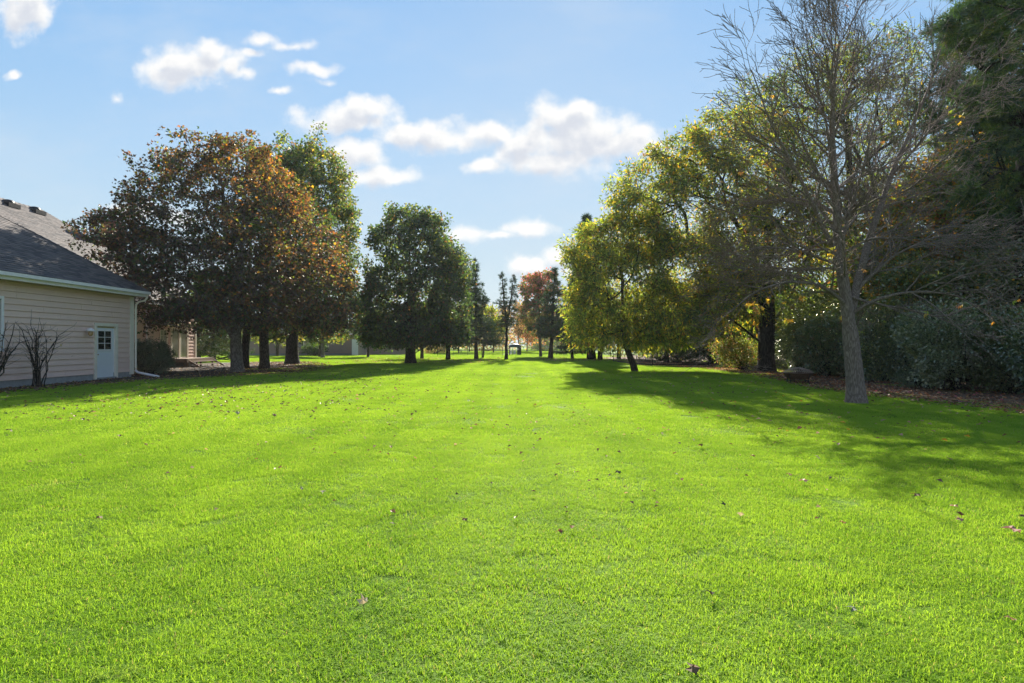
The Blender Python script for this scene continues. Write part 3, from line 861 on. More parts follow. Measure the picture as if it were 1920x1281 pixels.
    MB().tube([(XG + .10, YF + .12, .28), (XG + .26, YF + .04, .19), (-15.25, 24.55, .04)], .05, 8).build('spout_extension', 'white_paint', ds, smooth=True)
    # ---- main wing
    XM = -21.4; YE = 38.5
    mw = MB().box(-32.9, XM, 18.5, YE, .3, 4.1).build('main_wall', 'siding_paint', H)
    MB().box(-32.88, XM + .004, 18.52, YE - .01, -.15, .295).build('foundation', 'concrete', H)
    cuts = [(34.5, 35.25, .95, 2.35), (35.6, 37.55, .45, 2.50)]
    lap_boards(XM + .002, 25.2, YE - .14, .28, 3.9, .212, cuts, mw, 'siding_paint', rng, joined=True)
    MB().box(XM + .003, XM + .05, YE - .135, YE + .02, .25, 3.9).build('corner_trim', 'cream_paint', H)
    MB().tube([(XM + .08, 33.2, 3.8), (XM + .08, 33.2, .3)], .05, 8).build('downspout', 'white_paint', H, smooth=True)
    w = MB().box(XM - .02, XM + .006, 34.56, 35.2, 1.0, 2.3).build('window', 'curtain_glass', H)
    for (a, b, c, d) in ((34.5, 34.57, .95, 2.35), (35.19, 35.26, .95, 2.35), (34.572, 35.188, .95, 1.02), (34.572, 35.188, 2.28, 2.35)): MB().box(XM + .008, XM + .06, a, b, c, d).build('frame', 'cream_paint', w)
    for z in (1.35, 1.65, 1.95): MB().box(XM + .008, XM + .02, 34.572, 35.188, z, z + .02).build('muntin', 'cream_paint', w)
    MB().box(XM + .008, XM + .02, 34.87, 34.89, 1.022, 2.278).build('muntin', 'cream_paint', w)
    MB().box(XM + .008, XM + .50, 34.2, 37.8, 2.56, 2.78).build('door_canopy', 'soffit_paint', H)
    sd = MB().box(XM - .03, XM + .003, 35.65, 37.5, .5, 2.45).build('sliding_door', 'white_paint', H)
    for (a, b) in ((35.78, 36.5), (36.66, 37.4)): MB().box(XM + .004, XM + .010, a, b, .62, 2.36).build('pane', 'curtain_glass', sd)
    for (a, b, c, d) in ((35.6, 35.77, .46, 2.5), (36.51, 36.65, .56, 2.42), (37.41, 37.56, .46, 2.5), (35.772, 37.408, .46, .555), (35.772, 37.408, 2.425, 2.5)): MB().box(XM + .006, XM + .05, a, b, c, d).build('frame', 'cream_paint', sd)
    MB().box(XM + .03, XM + .14, 32.2, 32.45, 1.0, 1.75).build('meter_box', 'concrete', H)
    EXm, EYm, EZm = -20.8, 39.2, 4.0; RXm = -27.1; RZm = 9.16; t = EXm - RXm
    roof_plane(H, (EXm, 20.0, EZm), (EXm, EYm, EZm), (RXm, 20.0, RZm), (RXm, EYm - t, RZm), 'main_roof', rng)
    MB().raw([(EXm, EYm, EZm), (2 * RXm - EXm, EYm, EZm), (RXm, EYm - t, RZm)], np.array([(0, 1, 2)])).build('main_roof', 'shingle', H, tint=True)
    MB().raw([(2 * RXm - EXm, 20, EZm), (2 * RXm - EXm, EYm, EZm), (RXm, EYm - t, RZm), (RXm, 20, RZm)], np.array([(0, 1, 2, 3)])).build('main_roof', 'shingle', H, tint=True)
    MB().raw([(EXm - .3, 20.1, EZm), (2 * RXm - EXm + .3, 20.1, EZm), (RXm, 20.1, RZm - .1)], np.array([(0, 1, 2)])).build('gable_wall', 'siding_paint', H)
    MB().box(EXm - .03, EXm, 20, EYm, EZm - .25, EZm - .04).build('fascia', 'white_paint', H)
    MB().box(XM, EXm - .032, 20, EYm, EZm - .26, EZm - .23).build('soffit', 'soffit_paint', H)
    rc = MB()
    for i in range(40):
        y0 = 20 + i * .32; rc.raw([(RXm + .16, y0, RZm - .10), (RXm, y0, RZm + .05), (RXm - .16, y0, RZm - .10), (RXm + .16, y0 + .34, RZm - .12), (RXm, y0 + .34, RZm + .03), (RXm - .16, y0 + .34, RZm - .12)], np.array([(0, 1, 4, 3), (1, 2, 5, 4)]))
    rc.build('ridge_cap', 'shingle', H, tint=True)
    for px, py in ((14, 380), (64, 393)):       # low vents below the ridge
        s = (px - 960) / FPX; vz = (HOR - py) / FPX
        Y = (EYE - EZm - .819 * EXm) / (.819 * s * -1 - vz) if False else (EZm + .819 * EXm - EYE) / (vz + .819 * s)
        c = np.array((s * Y, Y, EYE + vz * Y))
        v = MB().lathe([(.26, -.08), (.27, .05), (.22, .13), (.08, .17), (0, .18)], c, 14).build('roof_vent', 'black_metal', H, smooth=True)
        MB().box(c[0] - .1, c[0] + .42, c[1] - .42, c[1] + .3, c[2] - .28, c[2] - .06).build('vent_flange', 'black_metal', v)
    ch = MB().box(-25.75, -24.85, 35.65, 36.55, 5.4, 9.15).build('guessed_chimney', 'brick_red', H)  # unseen stack, added as a guess at what casts the main roof shadow
    MB().box(-25.82, -24.78, 35.58, 36.62, 9.152, 9.26).build('guessed_chimney_cap', 'concrete', ch)
    MB().lathe([(.15, 0), (.15, .45), (.24, .5), (.24, .56), (0, .66)], (-25.35, 36.1, 9.262), 14).build('flue', 'black_metal', ch, smooth=True)
    return H


build_house()


def build_deck():
    D = empty('deck', (-20.2, 36.8, 0), 'low weathered wood deck with steps below the sliding door', 'deck')
    for i in range(9):
        x = -21.33 + i * .145; MB().box(x, x + .138, 35.1, 38.3, .50, .535).build('plank', 'deck_wood', D)
    for y in (35.1, 38.26): MB().box(-21.33, -20.03, y, y + .04, .30, .498).build('rim_board', 'deck_wood', D)
    MB().box(-20.07, -20.03, 35.142, 38.258, .30, .498).build('rim_board', 'deck_wood', D)
    for k in range(2):
        for j in range(2): x = -20.02 + k * .30 + j * .145; MB().box(x, x + .138, 35.3, 38.1, .33 - k * .17, .365 - k * .17).build('step_board', 'deck_wood', D)
    for y in (35.2, 38.12):
        MB().raw([(-20.0, y, .30), (-19.3, y, -.03), (-19.3, y, .06), (-20.0, y, .45), (-20.0, y + .04, .30), (-19.3, y + .04, -.03), (-19.3, y + .04, .06), (-20.0, y + .04, .45)], np.array([(0, 1, 2, 3), (7, 6, 5, 4), (0, 4, 5, 1), (3, 2, 6, 7), (1, 5, 6, 2), (0, 3, 7, 4)])).build('stringer', 'deck_wood', D)
    for x in (-21.2, -20.15):
        for y in (35.2, 36.7, 38.15): MB().box(x, x + .09, y, y + .09, -.1, .498).build('post', 'deck_wood', D)


build_deck()


# ------------------------------------------------------------------ trees on the left
def col_maple(rng, C):
    n = len(C); x = (C[:, 0] + 14.3) / 6.0; z = (C[:, 2] - 7.0) / 5.5; k = lump(C, .9, 1.0) * .35 + rng.normal(0, .18, n)
    t = np.clip(.30 + .50 * x + .48 * z + k, 0, 1)
    return pick(rng, n, {'maroon': .15 + (1 - t) * 1.0, 'dark_green': (1 - t) * 1.1, 'plum': (1 - t) * .7, 'brown': .5 + t * .9, 'olive': .30 + .5 * t, 'orange': t ** 3 * .16, 'gold': t ** 3 * .36, 'rust': t ** 2 * .30, 'dusk': .5}) * .85


def col_dark(rng, C):
    k = lump(C, .8, 3.0)
    return pick(rng, len(C), {'dark_green': 1.2, 'green': .7 + .4 * k, 'olive': .35 - .2 * k, 'maroon': .15})


def col_green(rng, C):
    z = (C[:, 2] - 6) / 6; k = lump(C, .7, 4.0)
    return pick(rng, len(C), {'dark_green': 1.2, 'bluegreen': 1.0, 'green': .6, 'dusk': .3, 'olive': np.clip(.3 + .4 * z + .3 * k, 0, 2), 'lime': np.clip(.0 + .15 * z + .15 * k, 0, 1), 'brown': .15})


def col_tall(rng, C):
    z = (C[:, 2] - 9) / 6 + (C[:, 0] + 15) / 6; k = lump(C, .7, 4.0)
    return pick(rng, len(C), {'dark_green': 1.6, 'brown': .25, 'green': .7, 'olive': np.clip(.6 + .4 * z + .3 * k, 0, 2), 'lime': np.clip(.05 + .18 * z + .2 * k, 0, 1), 'yellow': np.clip(.02 + .08 * z, 0, 1)})


def col_lime(rng, C):
    k = lump(C, .9, 2.0)
    return pick(rng, len(C), {'green': .8, 'olive': .9, 'lime': 1.1 + .7 * k, 'yellow': .22 + .2 * k, 'brown': .12})


def col_right(rng, C):
    x = (C[:, 0] - 9) / 7; k = lump(C, .55, 6.0)
    return pick(rng, len(C), {'green': .9, 'dark_green': .5 + .4 * x, 'olive': 1.1, 'lime': np.clip(1.0 - .5 * x + .5 * k, 0, 2), 'yellow': np.clip(.28 - .1 * x + .25 * k, 0, 1), 'gold': .10 + .06 * k, 'brown': np.clip(.3 + .4 * x, 0, 1)})


def col_gold(rng, C):
    k = lump(C, .8, 8.0)
    return pick(rng, len(C), {'olive': 1, 'green': .6, 'gold': .55 + .4 * k, 'brown': .7, 'rust': .22 + .2 * k, 'lime': .35, 'dark_green': .6})


def flat_cols(**w):
    return lambda rng, C: pick(rng, len(C), {k: v * (1 + .6 * lump(C, .7, i)) for i, (k, v) in enumerate(w.items())})


tree('maple_tree', 'broad maple turning orange brown beside the house, grey forked trunk', 'tree', (446, 698, 29.5), .29, (462, 300, 29.5),
     [(428, 430, 29.5, 178, 160, 5.0), (520, 470, 29.5, 120, 130, 4.4), (575, 545, 29.5, 94, 92, 3.8), (350, 400, 29.5, 105, 120, 4), (380, 520, 29, 120, 90, 4.2), (225, 465, 28, 72, 50, 2.0), (410, 328, 29.5, 105, 70, 3.5), (300, 545, 29, 62, 60, 2.6),
      (260, 500, 28.5, 60, 50, 2.2), (455, 290, 29.5, 58, 44, 2.4), (340, 592, 28.6, 72, 34, 2.6), (180, 425, 28, 44, 34, 1.4), (232, 430, 28, 60, 44, 1.8), (610, 560, 29.5, 62, 60, 3), (470, 575, 29, 130, 48, 4), (400, 600, 28.6, 110, 24, 3), (580, 600, 29.5, 90, 22, 3)],
     1650, 24, .44, .158, 'lobed', col_maple, 'bark_grey', 21, 2.3, .45, via=[(441, 650, 29.5), (446, 560, 29.5), (455, 430, 29.5)],
     limbs=[[(443, 645, 29.5), (418, 600, 29.2), (380, 556, 28.8), (345, 530, 28.5)], [(446, 620, 29.5), (466, 560, 29.8), (500, 470, 30.2), (540, 390, 30.5)], [(448, 540, 29.5), (420, 470, 29), (390, 400, 28.6), (370, 330, 28.4)], [(380, 556, 28.8), (310, 500, 28.2), (240, 455, 27.8)]],
     group='maples beside the house')
tree('maple_tree', 'dark maple close behind the grey forked trunk', 'tree', (459, 692, 33), .21, (470, 420, 33.5),
     [(450, 480, 33.5, 95, 110, 3.2), (400, 560, 33.5, 90, 60, 3)], 200, 18, .5, .18, 'lobed', col_dark, 'bark_dark', 22, 2.6, .6, group='maples beside the house')
tree('maple_tree', 'dark maple with a brown trunk standing between the forked and the thickest trunk', 'tree', (496, 693, 33), .26, (500, 380, 34),
     [(520, 470, 34.5, 120, 120, 3.6), (560, 560, 34, 120, 60, 3.4), (480, 590, 33.5, 60, 36, 2)], 420, 22, .5, .16, 'lobed', col_dark, 'bark_brown', 23, 2.5, .6,
     via=[(495, 640, 33)], limbs=[[(495, 645, 33), (520, 628, 33), (548, 610, 33.2)], [(495, 640, 33), (478, 612, 33), (462, 592, 33)]], group='maples beside the house')
tree('tall_maple', 'tallest green tree of the left group, thick black trunk and yellowish top', 'tree', (548, 684, 41), .42, (560, 290, 41),
     [(572, 390, 41, 96, 142, 4.6), (525, 322, 41, 62, 72, 3.2), (590, 330, 41, 50, 60, 3.0), (600, 440, 41, 70, 120, 4.0), (610, 560, 41, 70, 84, 3.6), (520, 590, 40, 60, 46, 3)],
     1000, 26, .55, .20, 'lobed', col_tall, 'bark_dark', 24, 2.6, .6, via=[(547, 640, 41)], flare=1.5, group='maples beside the house')
tree('young_tree', 'small young tree with a pale guarded trunk on the sunny grass beyond the maples', 'tree', (605, 673, 60), .17, (605, 615, 60),
     [(600, 618, 60, 34, 26, 1.7), (625, 625, 60, 26, 18, 1.4)], 110, 20, .5, .2, 'broad', col_lime, 'bark_pale', 25, 2.2, .6)
T6 = tree('oak_tree', 'big round dark green tree left of the lawn centre with a short thick trunk', 'tree', (770, 682, 43), .36, (768, 420, 43),
     [(775, 505, 43, 96, 104, 4.2), (770, 448, 43, 76, 60, 3.4), (752, 408, 43, 34, 30, 1.6), (800, 418, 43, 28, 24, 1.4), (855, 585, 43, 34, 60, 2.0), (715, 625, 43, 44, 28, 2.4), (835, 628, 43, 50, 24, 2.4), (765, 632, 42, 60, 20, 2.4), (735, 570, 43, 60, 80, 3.6), (825, 560, 43, 62, 84, 3.6), (700, 590, 43, 30, 60, 2.4), (780, 610, 43, 90, 42, 3.6), (845, 500, 43, 28, 42, 1.8)],
     1350, 26, .52, .20, 'broad', col_green, 'bark_dark', 26, 1.3, .55, limbs=[[(770, 668, 43), (790, 655, 43), (812, 642, 43.3)], [(770, 665, 43), (758, 650, 43), (745, 636, 42.5)]], flare=1.4)
tree('oak_tree', 'green tree with a short straight trunk just right of the big round one', 'tree', (840, 676, 52), .19, (843, 500, 52),
     [(850, 560, 52, 42, 72, 2.6), (860, 610, 52, 34, 40, 2.2), (825, 610, 52, 40, 34, 2.4), (868, 500, 52, 18, 26, 1.2)], 360, 22, .5, .19, 'broad', col_green, 'bark_dark', 27, 1.9, .6)
tree('small_tree', 'small tree seen under the crown of the big round one, reddish brown base', 'tree', (791, 674, 56), .15, (792, 590, 56),
     [(790, 610, 56, 45, 32, 2.4)], 120, 20, .5, .2, 'broad', col_dark, 'bark_brown', 28, 2.2, .6)
tree('small_tree', 'dark trunked small tree left of the big round one', 'tree', (690, 668, 62), .12, (690, 590, 62), [(690, 610, 62, 34, 34, 2.2)], 110, 20, .5, .22, 'broad', col_dark, 'bark_brown', 29, 2.2, .6)

# conifers and small trees in the middle
conifer('spruce_tree', 'slim pointed spruce right of the round green trees', 'tree', (893, 675, 54), .15, (890, 486, 54), 46, 640, 31, 32, 5, -.22, .34, 6,
        prof=lambda t: (1 - t) ** 1.05 * (.95 + .35 * math.sin(t * 13)), cols={'dark_green': 1, 'bluegreen': 1.4, 'green': .3})
tree('small_tree', 'young yellow green tree leaning against the slim spruce', 'tree', (905, 671, 58), .10, (912, 590, 58), [(910, 598, 58, 26, 28, 1.6), (930, 610, 58, 18, 20, 1.2)], 90, 18, .5, .2, 'broad', col_lime, 'bark_brown', 32, 1.8, .6)
conifer('pine_tree', 'thin pine with two pointed tops near the middle of the lawn end', 'tree', (949, 675, 53), .13, (940, 511, 53), 27, 612, 33, 20, 4, -.26, .26, 4.5,
        prof=lambda t: (1 - t) ** .95 * (.95 + .35 * math.sin(t * 17)), extra_tops=[[(950, 608, 53), (957, 570, 53), (963, 514, 53)]], via=[(950, 610, 53)], cols={'dark_green': 1, 'bluegreen': 1, 'brown': .2})
conifer('pine_tree', 'dark green pine with a tall bare trunk right of the twin topped pine', 'tree', (1032, 674, 56), .19, (1040, 500, 56), 38, 630, 34, 24, 5, -.16, .36, 6,
        prof=lambda t: (1 - t) ** .8 * (.9 + .35 * math.sin(t * 13)), cols={'dark_green': 1.2, 'bluegreen': .8, 'green': .5, 'brown': .15})
conifer('pine_tree', 'short dark pine with low branches left of the leaning green tree', 'tree', (1073, 672, 56), .11, (1074, 528, 56), 36, 655, 35, 24, 6, -.2, .36, 8, cols={'dark_green': 1.2, 'bluegreen': 1})
conifer('pine_tree', 'tall dark pine rising behind the leaning green tree', 'tree', (1110, 668, 52), .28, (1100, 400, 52), 56, 640, 36, 40, 7, -.05, .40, 8,
        prof=lambda t: (1 - t) ** .7 * (.9 + .25 * math.sin(t * 21)), cols={'dark_green': 1.2, 'bluegreen': 1.2})
tree('red_maple', 'small maple with pink red leaves behind the far pines', 'tree', (1014, 668, 66), .17, (1008, 540, 66),
     [(1000, 545, 66, 26, 36, 2), (1022, 535, 66, 24, 30, 2), (1005, 590, 66, 34, 30, 2.2)], 330, 22, .5, .23, 'broad',
     lambda r, C: pick(r, len(C), {'pink': np.clip((C[:, 2] - 5.0) * .35, .03, 1.4), 'rust': .25, 'brown': .9, 'olive': .9, 'dark_green': .6, 'green': .5}), 'bark_brown', 37, 1.6, .6)
for (px, py, Y, w, h, top, lab, wts, sd) in [
        (880, 662, 100, 34, 24, 570, 'bare looking brownish tree far behind the iron fence', dict(tan=1, brown=1, olive=.5), 41),
        (925, 662, 96, 36, 28, 572, 'tan leaved tree far off between the spruce and the twin topped pine', dict(tan=1.2, brown=.7, olive=.8, lime=.3), 42),
        (972, 661, 100, 30, 26, 566, 'greyish brown tree far off right of the twin topped pine', dict(tan=.8, brown=1, olive=.7), 43),
        (988, 661, 108, 20, 18, 600, 'tree with coral leaves far off above the green cart', dict(orange=.7, rust=1, tan=.8), 44),
        (1012, 661, 92, 28, 26, 575, 'dull green tree far off behind the red maple', dict(green=1, olive=1, brown=.4), 45),
        (1052, 660, 104, 36, 26, 590, 'olive tree far off behind the dark pines', dict(olive=1, green=.6, brown=.5), 46),
        (860, 663, 88, 34, 24, 602, 'low tan tree far off beside the green tree with the straight trunk', dict(tan=.8, olive=1, brown=.5), 47),
        (700, 664, 95, 40, 26, 600, 'yellow green tree far off left of the big round tree', dict(lime=.8, olive=1), 48),
        (640, 664, 100, 46, 30, 590, 'olive tree far off behind the neighbour roof', dict(olive=1, green=.8), 49),
        (1130, 664, 90, 40, 34, 580, 'dull green tree far off behind the leaning tree', dict(olive=1, green=1), 50)]:
    tree('background_tree', lab, 'tree', (px, py, Y), .10, (px + 2, top + 12, Y), [(px, (top + 640) / 2 - 6, Y, w, h + 6, w * Y / FPX * .8), (px + w * .35, (top + 640) / 2 + 8, Y, w * .7, h * .8, w * Y / FPX * .7)],
         170, 11, .75, .30, 'broad', flat_cols(**wts), 'bark_brown', sd, 1.5, .9, rmin=.03, group='trees along the far end of the lawn')

# weeping grey green conifers between the house and the maples
for i, (px, py, Y, w, top, lab) in enumerate([(400, 680, 47, 48, 560, 'grey green drooping spruce right of the deck'), (372, 676, 52, 40, 575, 'grey green spruce partly behind the house corner'), (432, 676, 55, 40, 570, 'grey green spruce glimpsed behind the forked trunk')]):
    conifer('spruce_tree', lab, 'tree', (px, py, Y), .16, (px, top - 60, Y), w, 668, 60 + i, 24, 6, -.42, .34, 6, cols={'dark_green': .8, 'silver': .5, 'green': .6, 'olive': .5}, group='grey green spruces beside the deck')
for (px, py, Y, w, h, sd, lab) in [(520, 664, 66, 60, 26, 71, 'bright lime tree seen between the maple trunks'), (600, 650, 64, 40, 16, 72, 'lime branches low in front of the neighbour wall')]:
    tree('lime_tree', lab, 'tree', (px, 671, Y), .16, (px, py - 50, Y), [(px, py - 42, Y, w, h, 2.6)], 150, 20, .55, .22, 'broad', col_lime, 'bark_brown', sd, 1.8, .6)

# ------------------------------------------------------------------ trees on the right
T17 = tree('leaning_tree', 'yellow green tree on a slim leaning trunk at the edge of the lawn', 'tree', (1191, 696, 30.5), .155, (1165, 500, 30.5),
     [(1165, 545, 30.5, 100, 96, 3.2), (1120, 480, 30.5, 70, 55, 2.4), (1240, 590, 30.5, 90, 60, 2.8), (1110, 590, 30.5, 55, 60, 2.2), (1180, 450, 31, 90, 50, 2.5), (1290, 610, 31, 40, 40, 1.8), (1130, 632, 30.5, 70, 22, 2.0), (1225, 640, 30.5, 60, 18, 2.0)],
     1100, 29, .52, .18, 'narrow', col_lime, 'bark_dark', 51, 1.6, .45, via=[(1184, 676, 30.5), (1170, 640, 30.5)], bend=.45, jitter=.4)
T18 = tree('hickory_tree', 'large spreading tree with a thick black trunk and yellow green leaves', 'tree', (1437, 698, 29.8), .40, (1440, 250, 30.5),
     [(1330, 400, 30, 180, 100, 4.6), (1210, 370, 30, 72, 66, 2.8), (1380, 300, 30, 120, 100, 4.0), (1290, 300, 30, 80, 52, 2.8), (1420, 460, 30, 170, 90, 4), (1370, 535, 30.5, 90, 50, 3), (1470, 420, 31, 90, 70, 3.4), (1390, 600, 31, 60, 22, 2), (1270, 612, 30, 80, 34, 2.6), (1340, 560, 31, 80, 40, 2.6), (1310, 500, 30, 120, 70, 3.5), (1330, 580, 29.5, 56, 34, 2.2)],
     1800, 28, .52, .188, 'narrow', col_right, 'bark_dark', 52, 2.6, .5, via=[(1436, 640, 29.8), (1440, 560, 30)],
     limbs=[[(1436, 640, 29.8), (1455, 600, 29.9), (1490, 540, 30.2), (1520, 460, 30.5)], [(1436, 650, 29.8), (1405, 625, 29.5), (1360, 590, 29.2), (1310, 585, 29)], [(1438, 590, 29.9), (1400, 520, 29.8), (1340, 470, 29.7), (1260, 440, 29.5)], [(1440, 560, 30), (1410, 470, 30), (1360, 380, 30)]], flare=1.35, jitter=.45)
tree('walnut_tree', 'tall green tree behind the leafless one, its top showing between the bare twigs', 'tree', (1600, 690, 34), .42, (1590, 120, 35),
     [(1580, 250, 35, 150, 140, 4.6), (1460, 260, 35, 100, 96, 4), (1640, 160, 35, 80, 110, 3.8), (1530, 150, 35, 70, 78, 3.2), (1700, 300, 35, 90, 110, 4), (1420, 200, 35, 60, 55, 2.4), (1640, 400, 34, 90, 80, 4), (1600, 480, 35, 60, 60, 3), (1460, 560, 36, 70, 50, 3)],
     1200, 26, .55, .18, 'narrow', flat_cols(green=1.1, dark_green=.8, olive=1, lime=.4, brown=.3), 'bark_dark', 53, 6, .6, jitter=.5)
tree('gold_tree', 'tree with brown gold leaves right of the leafless tree', 'tree', (1800, 720, 23), .22, (1770, 330, 23),
     [(1745, 420, 23, 90, 110, 2.4), (1820, 350, 23.5, 80, 90, 2.4), (1690, 500, 23, 70, 60, 2), (1850, 480, 23, 70, 80, 2.2)],
     800, 30, .45, .16, 'broad', col_gold, 'bark_grey', 54, 2.5, .45, via=[(1812, 600, 23), (1790, 480, 23)])
PINEC = flat_cols(dark_green=1.0, bluegreen=.9, green=1.3, olive=.5)
tree('white_pine', 'huge dark pine at the right edge rising past the top of the photo', 'tree', (1935, 735, 18.5), .40, (1925, -160, 18.5),
     [(1880, 60, 18.3, 105, 62, 1.9), (1830, 40, 18, 60, 42, 1.2), (1925, 160, 18.5, 110, 60, 2.0), (1850, 200, 18, 70, 38, 1.3), (1910, 290, 18.3, 100, 48, 1.8), (1860, 370, 18.3, 62, 36, 1.2), (1930, 420, 18.5, 90, 52, 1.8), (1920, -60, 18.5, 100, 60, 1.8), (2000, 250, 18.5, 90, 260, 2.0)],
     800, 14, .30, .24, 'tuft_small', PINEC, 'bark_dark', 56, 4.5, .5, lmat='needle', up=.05, jitter=.35, shell=.35)
tree('white_pine', 'dark pine behind the gold leaved tree', 'tree', (1850, 712, 26), .34, (1840, -20, 27),
     [(1830, 110, 26.5, 70, 60, 2.0), (1800, 190, 26.5, 80, 50, 2.0), (1860, 280, 26.5, 100, 56, 2.4), (1800, 330, 26.5, 60, 40, 1.8), (1850, 420, 26.5, 90, 70, 2.4), (1880, 30, 26.5, 60, 60, 1.8), (1790, 50, 26.5, 46, 30, 1.2)],
     520, 14, .36, .28, 'tuft_small', PINEC, 'bark_dark', 57, 5, .6, lmat='needle', up=.05, jitter=.35, shell=.35)
# trees of the belt behind, each a dark mass of its own
for i, (px, py, Y, w, h, cy, lab, wts) in enumerate([
        (1250, 682, 46, 80, 70, 590, 'dark tree behind the leaning tree', dict(dark_green=1, green=1, olive=.5)),
        (1340, 684, 44, 90, 80, 590, 'dark tree behind the wire fence end', dict(dark_green=1.2, green=.7, maroon=.4)),
        (1480, 688, 40, 90, 60, 600, 'low dark tree behind the thick black trunk', dict(dark_green=1.2, green=1, olive=.6)),
        (1560, 690, 36, 100, 60, 600, 'low dark tree left behind the leafless trunk', dict(dark_green=1.2, green=.8, brown=.3)),
        (1660, 700, 30, 90, 110, 540, 'dark leafy tree just right of the leafless trunk', dict(dark_green=1.3, green=.7, rust=.15, brown=.5)),
        (1740, 705, 27, 100, 80, 590, 'dense dark green tree behind the pale leaved shrub', dict(dark_green=1.3, green=.8, olive=.4)),
        (1880, 715, 22, 90, 100, 560, 'dark tree at the right edge under the pines', dict(dark_green=1.5, green=.4, brown=.3)),
        (1160, 676, 56, 50, 40, 600, 'dark small tree left behind the leaning trunk', dict(dark_green=1, olive=1)),
        (1420, 684, 50, 140, 80, 575, 'dark tree far behind the thick black trunk', dict(dark_green=1.2, green=1)),
        (1700, 696, 44, 160, 150, 480, 'large dark tree deep in the belt on the right', dict(dark_green=1.3, green=.7, brown=.3)),
        (1930, 700, 34, 180, 220, 440, 'large dark tree deep in the belt near the right edge', dict(dark_green=1.3, green=.7))]):
    tree('belt_tree', lab, 'tree', (px, py, Y), .18, (px, cy - h * .6, Y), [(px, cy, Y, w, h, w * Y / FPX * .8), (px - w * .4, cy + h * .45, Y, w * .7, h * .5, w * Y / FPX * .7), (px + w * .4, cy + h * .5, Y, w * .7, h * .5, w * Y / FPX * .7)],
         360, 26, .58, .22, 'broad', flat_cols(**wts), 'bark_dark', 80 + i, 2.0, .7, rmin=.022, group='trees of the dark belt on the right')
for (px, py, Y, top, lab) in [(1103, 671, 55, 600, 'small tree with a short trunk right of the short dark pine'), (1125, 673, 52, 590, 'small tree with a thicker trunk left of the leaning tree')]:
    tree('small_tree', lab, 'tree', (px, py, Y), .2 if px > 1110 else .13, (px, top, Y), [(px, top + 14, Y, 30, 36, 2)], 120, 18, .5, .2, 'broad', flat_cols(lime=.5, olive=1, gold=.35, orange=.15, green=.5), 'bark_dark', px, 1.7, .6)


